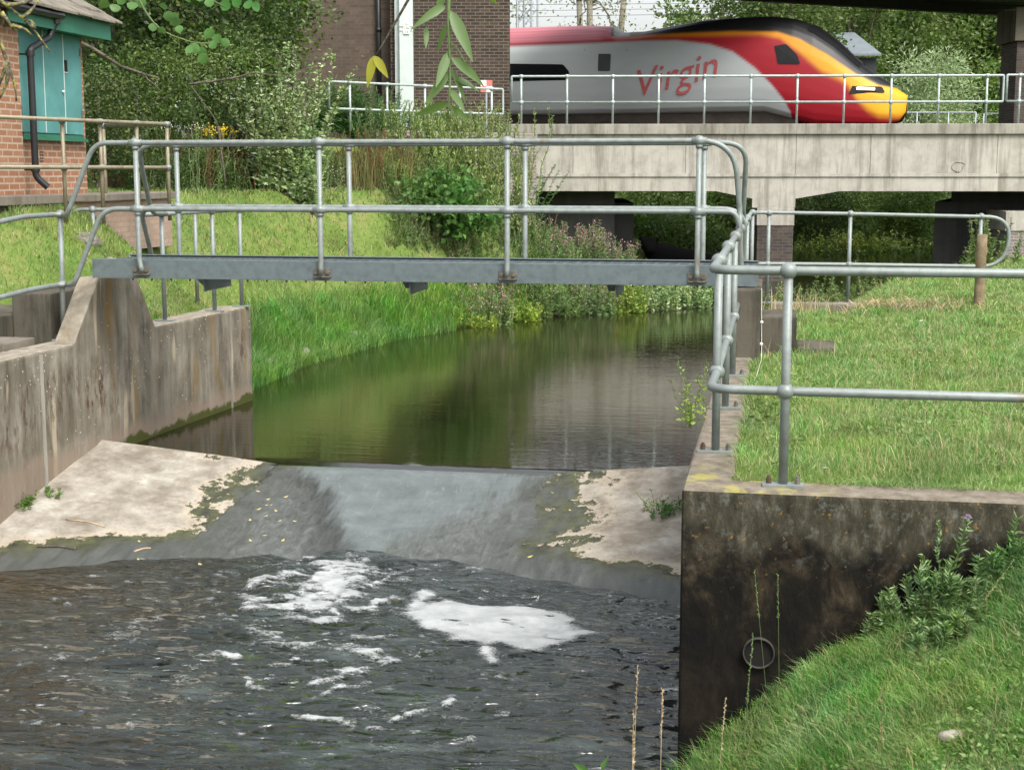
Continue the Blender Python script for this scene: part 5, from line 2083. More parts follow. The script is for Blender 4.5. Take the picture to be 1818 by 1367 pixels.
# ------------------------------------------------------------------ cow
def skin(name, V, Ed, R, m, parent=None, loc=None, sub=2):
    off = BASE[parent.name] if parent is not None else np.array(loc, float)
    me = bpy.data.meshes.new(name)
    me.from_pydata([tuple(np.array(v) - off) for v in V], Ed, [])
    o = bpy.data.objects.new(name, me)
    COL.objects.link(o)
    md = o.modifiers.new('skin', 'SKIN')
    md.use_smooth_shade = True
    for i, r in enumerate(R):
        sv = me.skin_vertices[0].data[i]
        sv.radius = (r, r) if not isinstance(r, tuple) else r
        sv.use_root = i == 0
    o.modifiers.new('sub', 'SUBSURF').levels = sub
    o.modifiers['sub'].render_levels = sub
    bpy.context.view_layer.update()
    me2 = bpy.data.meshes.new_from_object(o.evaluated_get(bpy.context.evaluated_depsgraph_get()))
    bpy.data.objects.remove(o)
    me2.name = name
    me2.materials.clear()
    for p_ in me2.polygons:
        p_.use_smooth = True
    return link(name, me2, m, parent, loc)


def cow(px, py, D):
    p = pd(px, py, D)
    p[2] = float(ground_z(p[0], p[1])) + .02
    zf_ = -1.42
    head = nrm(-RV * .78 + HV * .62)       # body faces left and away
    sdv = np.array([-head[1], head[0], 0])

    def P(f, s, z):
        return np.array([p[0] + head[0] * f + sdv[0] * s, p[1] + head[1] * f + sdv[1] * s, zf_ + z])
    t = thing('cow', 'black cow standing in the river beyond the leafy bank', 'cow', (p[0], p[1], zf_))
    V = [P(-.62, 0, .98), P(-.25, 0, .90), P(.2, 0, .90), P(.55, 0, .95), P(.82, .02, 1.12), P(.98, .0, 1.30), P(1.00, -.02, 1.36) - HV * .14, P(1.00, -.02, 1.22) - HV * .34, P(1.0, -.02, 1.08) - HV * .46]
    R = [.26, .36, .37, .33, .26, .22, .20, .15, .125]
    Ed = [(i, i + 1) for i in range(8)]

    def leg(root_, pts, rr):
        k = root_
        for q, r in zip(pts, rr):
            V.append(q)
            R.append(r)
            Ed.append((k, len(V) - 1))
            k = len(V) - 1
    for s in (-1, 1):
        leg(3, [P(.55, s * .17, .62), P(.56, s * .17, .36), P(.54, s * .17, .06)], (.10, .062, .06))
        leg(0, [P(-.55, s * .18, .66), P(-.72, s * .18, .40), P(-.64, s * .18, .06)], (.13, .066, .06))
        leg(6, [P(1.0 + s * .20, 0, 1.44) - HV * .10, P(1.0 + s * .29, 0, 1.42) - HV * .08], (.05, .03))
    leg(0, [P(-.86, 0, 1.06), P(-.93, 0, .75), P(-.92, 0, .40)], (.05, .028, .04))
    skin('body', V, Ed, R, M['hide'], t)
    for s in (-1, 1):
        MB().ball(P(1.0 + s * .10, -.02, 1.34) - HV * .27, .022, 8, 6).build('eye', M['plastic'], t, smooth=True)


cow(1214, 452, 35.)

# ------------------------------------------------------------------ trees and shrubs
def gl(px, D, dz=0.):
    p = pd(px, 300, D)
    p[2] = float(ground_z(p[0], p[1])) + dz
    return p


HILL = 'trees on the slope behind the hut'
for i, (px, D, H, rx, rz, lm, lab) in enumerate((
    (205, 25.5, 6.6, 1.9, 3.2, 'leaf_dark', 'dark dense tree close behind the right corner of the brick hut'),
    (300, 28.5, 7.6, 2.2, 3.6, 'leaf_dark', 'tall dark tree on the slope left of the sloping brick wing wall'),
    (395, 31.5, 7.6, 2.0, 3.4, 'leaf_ivy', 'ivy covered tree brushing the grey coping of the wing wall'),
    (110, 30.0, 8.5, 2.6, 4.0, 'leaf_dark', 'tallest dark tree standing behind the hut roof'),
    (455, 35.5, 7.0, 1.3, 3.2, 'leaf_ivy', 'narrow ivy column against the foot of the wing wall coping'),
)):
    tree('hedge_tree', lab, gl(px, D), H, (rx, rx, rz), .14, M[lm], 150, 110, .105, .07, .55, seed=i * 3.1, inner=.2, cz=.56, group=HILL, limbs=9)
for i, (px, D, H, rx, rz, lm, lab, L) in enumerate((
    (250, 24.0, 2.3, 1.0, 1.2, 'leaf_ivy', 'rounded green bush low behind the hut railing', .07),
    (345, 25.5, 2.6, 1.1, 1.4, 'leaf_mid', 'mid green bush at the foot of the dark trees', .07),
    (420, 26.5, 2.9, 1.0, 1.4, 'leaf_ivy', 'leafy bush behind the tall pale sallow', .08),
    (180, 22.5, 1.9, .7, .9, 'leaf_dark', 'dark low bush tucked against the end of the hut', .06),
)):
    tree('bush', lab, gl(px, D), H, (rx, rx * .8, rz), .05, M[lm], 70, 70, L, L * .6, .3, seed=i * 5.3 + 2, cz=.55, cat='bush', limbs=6)

# bare leaning branches in front of the dark trees
t = thing('bare_branch', 'bare pale branches leaning out of the dark trees above the weeds', 'branch', gl(330, 24))
mb = MB()
for a, b, D, r in (((90, 50), (214, 118), 23.5, .035), ((214, 118), (282, 139), 23.3, .026), ((250, 128), (285, 162), 23.3, .016), ((335, 150), (400, 142), 23.6, .022), ((400, 142), (452, 130), 23.5, .02), ((452, 130), (520, 137), 23.4, .012),
                   ((340, 155), (388, 225), 23.6, .012), ((388, 225), (400, 330), 23.6, .02)):
    if a == (335, 150) or a == (340, 155):
        if len(mb.v):
            mb.build('limb', M['bark'], t, smooth=True)
        mb = MB()
    limb(mb, pd(*a, D), pd(*b, D), r, r * .75, .05, 6, 6)
mb.build('limb', M['bark'], t, smooth=True)

# woodland far behind (reads as one mass)
lv = LV()
mb = MB()
for i in range(34):
    px = 1170 + i * 27 + rng.uniform(-15, 15)
    D = rng.uniform(84, 104)
    p = gl(px, D)
    H = rng.uniform(11, 15) if px > 1330 else rng.uniform(5, 7)
    (V, T), cl = crown(p + (0, 0, H * .55), (2.9, 2.9, H * .46), 60, 100, .30, .17, 1.0, .7, i * 1.7, .2)
    lv.add(V, T)
    mb.tube([p, p + (0, 0, H * .7)], [.2, .08], 6)
for i in range(22):
    px = -260 + i * 34
    D = rng.uniform(50, 60)
    p = gl(px, D)
    H = rng.uniform(10, 13)
    (V, T), cl = crown(p + (0, 0, H * .52), (2.6, 2.6, H * .46), 46, 60, .36, .22, 1., .7, i * 1.3, .2)
    lv.add(V, T)
    mb.tube([p, p + (0, 0, H * .7)], [.2, .08], 6)
o = lv.build('woodland', M['leaf_tree'])
tag(o, 'mass of green woodland closing the view behind the railway', 'woodland', None, 'stuff')

# thin leaved trees against the sky behind the train
def bare_tree(name, label, trunks, D, clumps, lm, seed):
    p0 = gl(trunks[0][0], D)
    t = thing(name, label, 'tree', p0, 'open trees against the sky')
    mb = MB()
    cc = []
    for x0, x1, y1, r in trunks:
        a = gl(x0, D, -.2)
        b = pd(x1, y1, D)
        pts = limb(mb, a, b, r, r * .72, .03, 8, 10)
        top = b + (b - a) * .35 + rng.normal(0, .4, 3)
        limb(mb, b, top, r * .72, r * .3, .06, 5, 8)
        for k in range(7):
            q = pts[int(rng.integers(4, 8))] if k < 4 else b + (top - b) * rng.uniform(0, 1)
            ang = rng.uniform(0, 2 * pi)
            ln = rng.uniform(1.2, 2.6)
            e = q + RV * cos(ang) * ln + HV * sin(ang) * ln * .6 + np.array([0, 0, rng.uniform(-.3, 1.4)])
            bp = limb(mb, q, e, r * .32, .02, .22, 8, 6)
            for _ in range(3):
                e2 = bp[int(rng.integers(3, 8))]
                f2 = e2 + rng.normal(0, .6, 3) + (0, 0, .2)
                limb(mb, e2, f2, .03, .01, .25, 6, 5)
                cc.append(f2)
    mb.build('trunk', M['bark_pale'], t, smooth=True)
    cc = np.array(cc)
    cc = np.concatenate([cc, cc + rng.normal(0, .35, cc.shape)])
    n = len(cc) * clumps
    P = np.repeat(cc, clumps, 0) + rng.normal(0, .28, (n, 3))
    lv = leaf_tris(P, rng.normal(size=(n, 3)), .13 * rng.uniform(.6, 1.3, n), .08)
    tri_mesh('crown', *lv, lm, t)


bare_tree('tree', 'open twin stemmed tree with pale trunks rising behind the red train roof', ((1026, 1028, 4, .16), (1040, 1047, 2, .17)), 62, 13, M['leaf_spring'], 1)
bare_tree('tree', 'leaning pale trunk slanting to the right above the train roof', ((1075, 1108, -4, .17),), 62.5, 12, M['leaf_spring'], 2)
tree('tree', 'small yellow green tree behind the lattice mast', gl(912, 68), 8.6, (1.1, 1.1, 3.6), .12, M['leaf_spring'], 50, 40, .2, .12, .5, seed=3, cz=.6)
tree('tree', 'loose yellowish tree behind the black roof of the train', gl(1195, 66), 8.8, (1.9, 1.9, 2.6), .16, M['leaf_spring'], 46, 42, .2, .12, .5, seed=9, cz=.66, inner=.1)
tree('tree', 'airy mid green tree above the middle of the train', gl(1275, 68), 12.5, (2.9, 2.6, 4.2), .22, M['leaf_mid'], 105, 62, .22, .13, .7, seed=12, cz=.68, bark='bark_pale')
tree('tree', 'broad mid green tree above the front of the train', gl(1400, 66), 13.0, (2.8, 2.6, 5.0), .24, M['leaf_tree'], 140, 70, .22, .13, .7, seed=15, cz=.6)
tree('tree', 'deep green tree right behind the grey shed roof', gl(1500, 70), 12.5, (2.6, 2.6, 5.2), .24, M['leaf_tree'], 150, 70, .22, .13, .7, seed=18, cz=.56)
tree('willow', 'silvery green willow standing past the front of the train', gl(1642, 61), 8.6, (2.15, 2.0, 3.7), .2, M['leaf_willow'], 210, 90, .20, .055, .55, seed=21, cz=.56, cat='tree', flat=1.0)
tree('tree', 'yellow green tree between the willow and the dark brick pier', gl(1742, 64), 8.4, (1.3, 1.3, 3.6), .14, M['leaf_mid'], 90, 60, .2, .12, .5, seed=25, cz=.55)

# greenery seen under the railway bridge
UB_ = ((1165, 55, 2.9, 1.5, 'leaf_mid', 'arching bush beside the dark abutment under the railway bridge'),
       (1235, 57, 2.9, 1.6, 'leaf_herb', 'pale green bush seen under the bridge left of the central pier'),
       (1305, 54, 2.7, 1.4, 'leaf_mid', 'green bush just left of the central bridge pier'),
       (1378, 58, 2.8, 1.5, 'leaf_ivy', 'bush right behind the central bridge pier'),
       (1455, 55, 2.8, 1.5, 'leaf_ivy', 'dark bush just right of the central bridge pier'),
       (1540, 57, 3.0, 1.6, 'leaf_mid', 'green bush in the middle of the right hand bridge opening'),
       (1620, 54, 2.8, 1.4, 'leaf_mid', 'bush at the right of the right hand bridge opening'),
       (1690, 58, 2.8, 1.5, 'leaf_ivy', 'bush mostly hidden by the dark right abutment'))
for i, (px, D, H, r, lm, lab) in enumerate(UB_):
    p = gl(px, D)
    p[2] = max(p[2], ZU - .05)
    tree('bush', lab, p, H, (r, r * .9, H * .52), .06, M[lm], 90, 62, .16, .07, .42, seed=i * 2.7, cz=.5, cat='bush', limbs=5, group='bushes beyond the railway bridge')
lv = LV()
n = 9000
px, D = rng.uniform(1000, 1850, n), rng.uniform(48.5, 74, n)
b = RV * ((px - 909) / FPX * D)[:, None] + HV * D[:, None]
b[:, 2] = ground_z(b[:, 0], b[:, 1])
n3 = np.repeat(b, 9, 0) + rng.normal(0, 1, (n * 9, 3)) * np.array([.35, .35, .3]) + (0, 0, .35)
lv.leaves(n3, rng.normal(size=(n * 9, 3)) + (0, 0, .5), .22 * rng.uniform(.6, 1.3, n * 9), .12)
tag(lv.build('undergrowth', M['leaf_mid']), 'leafy undergrowth on the far bank beyond the railway bridge', 'undergrowth', None, 'stuff')
o_ = []
for i, (px, D, w_, h_, lm, lab) in enumerate(((1290, 51.5, 1.0, .9, 'leaf_yellow', 'bright green herbs on the shore left of the bridge pier'),
                                      (1520, 51.0, 1.6, .85, 'leaf_yellow', 'bright green herbs on the shore right of the bridge pier'))):
    p = gl(px, D)
    p[2] = max(p[2], ZU - .08)
    n = 90
    b = p + np.stack([rng.normal(0, w_ * .5, n) * RV[0], rng.normal(0, w_ * .5, n) * RV[1], np.zeros(n)], -1) + RV * rng.normal(0, w_ * .45, n)[:, None]
    shoot_plant('herb', lab, 'plant', p, b, h_ * rng.uniform(.6, 1.1, n), .3, 16, .16, .08, M[lm])

# ---- tall pale sallow left of the footbridge middle
def clump_base(p, w_, n, d_=.6):
    b = np.array(p)[None] + RV * (rng.uniform(-1, 1, n) * w_)[:, None] + HV * (rng.uniform(-1, 1, n) * w_ * d_)[:, None]
    b[:, 2] = ground_z(b[:, 0], b[:, 1]) - .02
    return b


p = gl(512, 25.9)
sc_ = (p @ HV) / 22.
b = clump_base(p, .42 * sc_, 105)
hts = np.where(rng.uniform(0, 1, 105) < .16, rng.uniform(1.9, 2.4, 105), rng.uniform(.6, 1.7, 105)) * sc_
shoot_plant('sallow', 'tall pale leaved sallow bush rising through the left half of the footbridge', 'shrub', p, b, hts, .42, 120, .135, .066, M['leaf_sallow'], M['bark'], up=.35, start=.08, sw=.016)
# yellow green sallow shoots in front of the brick parapet
for i, (px, w_, D, hh, lab) in enumerate(((740, .55, 29.2, 1.7, 'yellow green sallow shoots in front of the left part of the brick parapet'),
                                        (815, .6, 29.4, 1.75, 'dense yellow green sallow shoots by the middle of the brick parapet'),
                                        (890, .5, 29.6, 1.75, 'yellow tipped sallow shoots at the left end of the concrete bridge'),
                                        (680, .4, 29.5, 1.5, 'sparse sallow shoots among rusty weeds below the fern covered railing'))):
    p = gl(px, D)
    b = clump_base(p, w_, 66)
    gz_top = EYE + (305 - rng.uniform(176, 275, 66)) * D / FPX
    h_ = np.clip(gz_top - b[:, 2], .5, 3)
    shoot_plant('sallow_shoots', lab, 'shrub', p, b, h_, .25, 90, .12, .034, M['leaf_shoot'] if i != 3 else M['leaf_herb'], M['stem'], up=.9, spread=.8, start=.2, group='sallow shoots by the parapet')
# alder bush
p = gl(792, 27.8)
tree('alder_bush', 'round leaved dark green alder bush above the left bank', p, 1.25, (.95, .7, .66), .03, M['leaf_alder'], 80, 36, .12, .10, .22, seed=4, cz=.62, cat='bush', limbs=9)
# rusty dock and tall weeds along the top of the slope
for i, (px, py, n, h_, m, lab) in enumerate(((320, 24.3, 26, .95, 'dock', 'rusty brown docks behind the end of the hut railing'),
                                     (425, 25.9, 34, 1.05, 'dock', 'rusty docks left of the tall sallow'),
                                     (645, 28.2, 46, 1.2, 'dock', 'tall rusty docks between the sallow and the alder bush'),
                                     (700, 28.7, 34, 1.2, 'dock', 'rusty docks close left of the alder bush'),
                                     (940, 31, 10, 1.2, 'dock', 'few rusty docks beside the pink willowherb'))):
    p = gl(px, py)
    b = clump_base(p, .55, n, .9)
    shoot_plant('dock', lab, 'plant', p, b, h_ * rng.uniform(.55, 1.1, n), .25, 46, .05, .025, M[m], M['dock'], up=1.1, spread=.5, start=.35, group='rusty docks on the slope', tip=.4)
lv = LV()
n = 1500
def d_top(px):
    return np.interp(px, [230, 320, 440, 530, 640, 700, 790, 900, 1000], [22.4, 23.2, 25.2, 26.3, 27.8, 28.3, 29.2, 29.6, 30])


for (x0, x1, D0, D1, nn, h0) in ((230, 590, .1, 3.2, 800, .6), (580, 760, 0, 3, 620, .7), (690, 960, -1.7, 4, 1700, .62)):
    px = rng.uniform(x0, x1, nn)
    D = d_top(px) + rng.uniform(D0, D1, nn)
    xc_ = (px - 909) / FPX * D
    b = RV * xc_[:, None] + HV * D[:, None]
    b[:, 2] = ground_z(b[:, 0], b[:, 1])
    h_ = h0 * (.5 + .9 * fbm(b[:, 0] * .9, b[:, 1] * .9, 61))
    a_, s_, _ = shoots(b, h_, .35, 26, .085, .028, up=.7, start=.05)
    if x0 < 300:
        l2 = LV().add(*a_).add(*s_)
        tag(l2.build('weeds', M['leaf_ivy']), 'dark weeds and nettles at the foot of the dark trees', 'weeds', None, 'stuff')
        continue
    lv.add(*a_)
    lv.add(*s_)
o = lv.build('weeds', M['leaf_weed'])
tag(o, 'tangle of tall green weeds round the alder bush and below the brick parapet', 'weeds', None, 'stuff')
lv = LV()
px = rng.uniform(180, 560, 420)
D = d_top(px) + rng.uniform(.6, 4.5, 420)
b = RV * ((px - 909) / FPX * D)[:, None] + HV * D[:, None]
b[:, 2] = ground_z(b[:, 0], b[:, 1])
a_, s_, _ = shoots(b, rng.uniform(.5, 1.2, 420), .7, 14, .07, .03, up=.3)
lv.add(*a_)
lv.add(*s_)
tag(lv.build('undergrowth', M['dock']), 'brown dry undergrowth below the dark trees', 'undergrowth', None, 'stuff')
for (px, D, n, h_, lab) in ((610, 27.9, 60, .95, 'yellowish dry grass clump right of the tall sallow'), (675, 28.5, 60, 1.05, 'yellowish dry grass left of the alder bush among rusty docks')):
    p = gl(px, D)
    b = clump_base(p, .6, n * 5, .8)
    V, T = blades(b[:, 0], b[:, 1], b[:, 2], h_ * rng.uniform(.5, 1.15, n * 5), np.full(n * 5, .014), .35)
    tag(tri_mesh('dry_grass', V, T, M['leaf_drygrass'], None, p), lab, 'grass clump')
# ragwort with yellow flowers
p = gl(378, 24.4)
t, tips = shoot_plant('ragwort', 'small ragwort with bright yellow flower heads in the weeds', 'plant', p, clump_base(p, .18, 12), 1.05, .2, 22, .07, .03, M['leaf_herb'], start=.1)
V, T = leaf_tris(np.repeat(tips, 16, 0) + rng.normal(0, .045, (len(tips) * 16, 3)), rng.normal(size=(len(tips) * 16, 3)) + (0, 0, 1), .035, .03)
tag(tri_mesh('flower', V, T, M['yellow_fl'], t), kind='stuff')
# white flowered weeds
for (px, py, lab) in ((300, 23.6, 'pale seed headed weeds right of the hut end'), (560, 26.3, 'few white flowered weeds at the foot of the sallow')):
    p = gl(px, py)
    t, tips = shoot_plant('weed', lab, 'plant', p, clump_base(p, .5, 16), .7 if px > 400 else 1.1, .2, 14, .06, .02, M['leaf_herb'], start=.1)
    V, T = leaf_tris(np.repeat(tips, 7, 0) + rng.normal(0, .035, (len(tips) * 7, 3)), rng.normal(size=(len(tips) * 7, 3)) + (0, 0, 1), .02, .018)
    tag(tri_mesh('flower', V, T, M['white_fl'], t), kind='stuff')
# ferns in front of the brick abutment
for i, px in enumerate((600, 650, 700, 760, 815, 870, 905)):
    D = 37.0
    p = gl(px, D)
    n = 46
    b = clump_base(p, .62, n, .5)
    p[2] = b[:, 2].mean()
    zt = EYE + (305 - (152 if px < 840 else 178) + rng.uniform(-24, 26, n)) * D / FPX
    shoot_plant('fern', ('feathery ferns at the left end of the wing wall railing', 'ferns behind the second bay of the wing wall railing', 'ferns just left of the pale steel mast', 'ferns just right of the pale steel mast',
                         'ferns under the hanging willow twig by the brick abutment', 'low ferns below the chequered board', 'dark ferns at the corner of the abutment and the concrete bridge')[i],
                'fern', p, b, np.clip(zt - b[:, 2], .3, 1.9), .5, 70, .20, .06, M['leaf_fern'], up=.25, spread=1.1, start=.15, group='ferns by the brick abutment', tip=.25)

# ---- water side plants along the left bank
def flowers(t, tips, n, sp, m, L=.03, drop=.25, name='flower'):
    k = len(tips) * n
    P = np.repeat(tips, n, 0) + rng.normal(0, sp, (k, 3))
    P[:, 2] -= np.abs(rng.normal(0, drop, k))
    V, T = leaf_tris(P, rng.normal(size=(k, 3)) + (0, 0, .4), L, L * .85)
    tag(tri_mesh(name, V, T, m, t), kind='stuff')


WH = ((965, 470, .62, 60, .90), (1025, 478, .62, 60, .95), (1085, 485, .45, 44, .72))
for i, (px, py, w_, n, h_) in enumerate(WH):
    p = on_ground(px, py, 20)
    t, tips = shoot_plant('willowherb', ('feathery willowherb with few pink flowers beside the left end of the concrete bridge', 'broad stand of pink flowering willowherb before the dark bridge opening', 'pink tipped willowherb at the right end of its stand')[i],
                          'plant', p, clump_base(p, w_, n, 1.), h_ * rng.uniform(.7, 1.15, n), .2, 52, .10, .022, M['leaf_herb'], up=.8, start=.08, group='willowherb on the left bank')
    flowers(t, tips, 12 if i else 5, .03, M['pink'], .034, .16)
WS = ((862, 560, .50, 46, .62, 'leaf_herb', .08, .03, 1, 'pink flowered herbs at the water edge under the footbridge'),
      (925, 568, .50, 60, .30, 'leaf_yellow', .10, .045, 0, 'bright yellow green herbs leaning over the water'),
      (840, 585, .40, 40, .22, 'leaf_yellow', .08, .035, 0, 'low yellow green water plants at the bend of the bank'),
      (985, 555, .45, 44, .62, 'leaf_mid', .11, .04, 0, 'dark green leafy herbs hanging below the footbridge girder'),
      (1048, 552, .45, 44, .60, 'leaf_herb', .11, .035, 1, 'greyish herbs with faded pink heads beside the water'),
      (1105, 548, .42, 44, .55, 'leaf_yellow', .11, .05, 0, 'fresh green herbs on the point of the left bank'),
      (1165, 546, .42, 44, .55, 'leaf_sallow', .11, .055, 0, 'pale broad leaved herbs on the point of the left bank'),
      (1225, 544, .42, 48, .50, 'leaf_sallow', .12, .065, 0, 'grey green water plants behind the near handrail posts'),
      (1265, 540, .35, 30, .45, 'leaf_mid', .11, .06, 0, 'dark green water plants at the tip of the left bank'))
for i, (px, py, w_, n, h_, lm, L, W, fl_, lab) in enumerate(WS):
    p = on_ground(px, py, 18)
    p = p - HV * .05
    b = clump_base(p, w_, n, .9)
    b[:, 2] = np.maximum(b[:, 2], ZU - .03)
    t, tips = shoot_plant('marsh_plant', lab, 'plant', p, b, h_ * rng.uniform(.6, 1.3, n), .45, 30, L, W, M[lm], up=.45, start=.0, group='plants along the far water edge')
    if fl_:
        flowers(t, tips, 8, .04, M['pink'], .035, .15)
for i, (px, D, w_, n, h_, lm, lab) in enumerate(((1420, 27.5, .9, 60, .75, 'leaf_herb', 'herbs on the right bank just right of the central bridge pier'), (1530, 29.5, 1.0, 60, .55, 'leaf_mid', 'low herbs along the far edge of the field'),
                                  (1590, 26.5, .5, 34, 1.05, 'leaf_weed', 'tall seeding dock like herb beyond the field railing'), (1640, 30.5, .9, 50, .6, 'leaf_herb', 'herbs before the dark right abutment'), (1765, 26, .5, 26, .8, 'leaf_weed', 'weeds behind the loop end of the field railing'))):
    p = gl(px, D)
    p[2] = max(p[2], ZU)
    b = clump_base(p, w_, n, .6)
    b[:, 2] = np.maximum(b[:, 2], ZU - .02)
    shoot_plant('herb', lab, 'plant', p, b, h_ * rng.uniform(.5, 1.2, n), .35, 34, .11, .045, M[lm], up=.5, start=.02, group='herbs along the right bank')
for (px, py, n, h_, lm, lab) in ((1150, 486, 80, .46, 'leaf_yellow', 'light green leafy plants rising above the girder in front of the black cow'),
                              (1070, 500, 60, .5, 'leaf_herb', 'green herbs filling the bank behind the pink willowherb'),
                              (1200, 500, 70, .40, 'leaf_herb', 'green herbs just behind the right end of the footbridge')):
    p = on_ground(px, py, 24)
    b = clump_base(p, .8, n, 1.)
    shoot_plant('marsh_plant', lab, 'plant', p, b, h_ * rng.uniform(.6, 1.15, n), .4, 34, .12, .05, M[lm], up=.4, start=0., group='plants along the far water edge')
# rushes at the wall end
p = on_ground(470, 600, 16)
b = clump_base(p, .35, 40)
V, T = blades(b[:, 0], b[:, 1], b[:, 2], rng.uniform(.3, .75, 40), np.full(40, .012), .25)
tag(tri_mesh('rushes', V, T, M['leaf_mid'], None, p), 'tuft of dark rushes at the end of the left concrete wall', 'plant')

# ------------------------------------------------------------------ grass
def scatter(n, px0, px1, D0, D1, pw=1.):
    u = rng.uniform(0, 1, n)
    D = (D0 ** (1 - pw) + u * (D1 ** (1 - pw) - D0 ** (1 - pw))) ** (1 / (1 - pw)) if pw != 1 else D0 * (D1 / D0) ** u
    xc_ = (rng.uniform(px0, px1, n) - 909) / FPX * D
    x = RV[0] * xc_ + HV[0] * D
    y = RV[1] * xc_ + HV[1] * D
    return x, y, D


def grass(name, lab, m, x, y, D, h, wk=.00055, wmin=.0032, lean=.5, tuft=.9):
    z = ground_z(x, y)
    hh_ = h * (1 - tuft / 2 + tuft * fbm(x * 2.3, y * 2.3, 71, 3)) * rng.uniform(.55, 1.35, len(x))
    V, T = blades(x, y, z - .01, hh_, np.maximum(wmin, wk * D) * rng.uniform(.7, 1.4, len(x)), lean)
    return tag(tri_mesh(name, V, T, m), lab, 'grass', None, 'stuff')


x, y, D = scatter(420000, 1100, 2800, 4.2, 8.4, .6)
k = (y < 7.44) & (x > bank_edge(y) - .02)
x, y, D = x[k], y[k], D[k]
grass('grass', 'fresh green grass on the bank in the bottom right corner', M['grass_bank'], x, y, D, .085, .0005, .0035, 1.0, 1.5)
x, y, D = scatter(16000, 1130, 2150, 4.4, 8.2, .6)
k = (y < 7.42) & (x > bank_edge(y) + .02) & (fbm(x * 2.6, y * 2.6, 44, 3) > .50)
q = np.stack([x, y, ground_z(x, y) + rng.uniform(.01, .06, len(x))], -1)[k]
V, T = leaf_tris(q, rng.normal(size=q.shape) * (1, 1, .35) + (0, 0, .25), .030 * rng.uniform(.6, 1.4, len(q)), .018)
tag(tri_mesh('clover', V, T, M['leaf_herb']), 'small broad leaves and clover in the bank turf', 'ground cover', None, 'stuff')
x, y, D = scatter(230000, 1190, 2300, 7.6, 28, 1.15)
wall_ = (x < -.17) & (y < 18.5) | (y < 7.69)
edge = (x < -.02 + .05 * fbm(y * 3, y, 2)) & (y < 18.5) & (rng.uniform(0, 1, len(x)) < .6)
st_ = (x > -.12) & (x < .58) & (y > 13.38) & (y < 14.18)
kb = (y > 18.22) & (y < 18.58) & (x < 1.6) & (rng.uniform(0, 1, len(x)) < .85)
k = ~wall_ & ~edge & ~st_ & ~kb & (ground_z(x, y) > -.9)
x, y, D = x[k], y[k], D[k]
grass('grass', 'grazed yellow green grass of the field behind the near railing', M['grass_field'], x, y, D, .060, .0005, .0035, .75, 1.3)
x, y, D = scatter(5200, 1200, 2300, 7.7, 26, 1.1)
k = (x > -.05) & (y > 7.76) & (ground_z(x, y) > -.5) & ~((x < .58) & (y > 13.38) & (y < 14.18))
x, y, D = x[k], y[k], D[k]
grass('grass', 'taller dry grass stems standing in the field', M['straw'], x, y, D, .19, .0002, .0022, .7, 1.2)
# fringe of blades flopping over the wall tops, taller tufts and small broad leaves in the field
n = 2600
x = np.concatenate([rng.uniform(-.2, 3.4, n), -.19 + np.abs(rng.normal(0, .05, 2200))])
y = np.concatenate([7.675 + np.abs(rng.normal(0, .035, n)), rng.uniform(7.7, 12.7, 2200)])
k = fbm(x * 2.2, y * 2.2, 12, 3) > .42
grass('grass', 'ragged grass fringe flopping over the edges of the wall tops', M['grass_field'], x[k], y[k], np.full(k.sum(), 8.), .085, .0005, .0034, 1.5, 1.2)
cx_, cy_, cd = scatter(150, 1250, 2200, 8.0, 24, 1.1)
x = np.repeat(cx_, 55) + rng.normal(0, .06, 150 * 55)
y = np.repeat(cy_, 55) + rng.normal(0, .06, 150 * 55)
k = (x > .0) & (y > 7.76) & (ground_z(x, y) > -.4) & ~((x < .62) & (y > 13.3) & (y < 14.25))
grass('grass', 'darker longer tufts scattered through the field', M['grass_bank'], x[k], y[k], np.repeat(cd, 55)[k], .13, .0005, .0034, 1., 1.)
x, y, D = scatter(14000, 1230, 2200, 7.8, 20, 1.2)
k = (x > -.02) & (y > 7.74) & (fbm(x * 1.6, y * 1.6, 47, 3) > .52)
q = np.stack([x, y, ground_z(x, y) + rng.uniform(.01, .045, len(x))], -1)[k]
V, T = leaf_tris(q, rng.normal(size=q.shape) * (1, 1, .3) + (0, 0, .25), .032 * rng.uniform(.6, 1.5, len(q)), .02)
tag(tri_mesh('clover', V, T, M['leaf_herb']), 'clover and plantain leaves in patches of the field', 'ground cover', None, 'stuff')
x, y, D = scatter(2600, 1230, 2100, 4.6, 8, .6)
k = (y < 7.4) & (x > bank_edge(y) + .05)
x, y, D = x[k], y[k], D[k]
grass('grass', 'dry straw stems among the green bank grass', M['straw'], x, y, D, .14, .0002, .0022, .9, 1.)
# left slope and lush bank
x, y, D = scatter(290000, -450, 1180, 12.6, 35, 1.)
gz_ = ground_z(x, y)
xl_ = left_edge(y)
k = (x < xl_ - .05) & (y > 12.3) & ~((x > -8.35) & (y < 14.32) & (x < -6.9)) & ~((x < -8.62) & (y > 15.1) & (y < 16.95)) & (gz_ > ZU - .03) & ~((y < 17) & (x > -6.94 + .04 * (y - 13.2)))
k &= ~((x < -9.0) & (y < 18.4))
k &= ~((x < -8.3) & (y > 16.9) & (y < 19.6))
x, y, D = x[k], y[k], D[k]
lush = sstep((-.2 - ground_z(x, y)) / .7 + .3 * (fbm(x, y, 3) - .5)) > rng.uniform(0, 1, len(x))
lush &= y > 16.5
grass('grass', 'short patchy grass on the slope below the brick hut', M['grass_slope'], x[~lush], y[~lush], D[~lush], .075, .0005, .004, .8, 1.3)
grass('grass', 'long lush grass hanging over the left bank of the river', M['grass_lush'], x[lush], y[lush], D[lush], .22, .00045, .004, .8, 1.2)
x, y, D = scatter(40000, 430, 900, 17, 27, 1.)
gz_ = ground_z(x, y)
k = (gz_ < -.45) & (gz_ > ZU - .06) & (y > 17) & (x < left_edge(y) + .15)
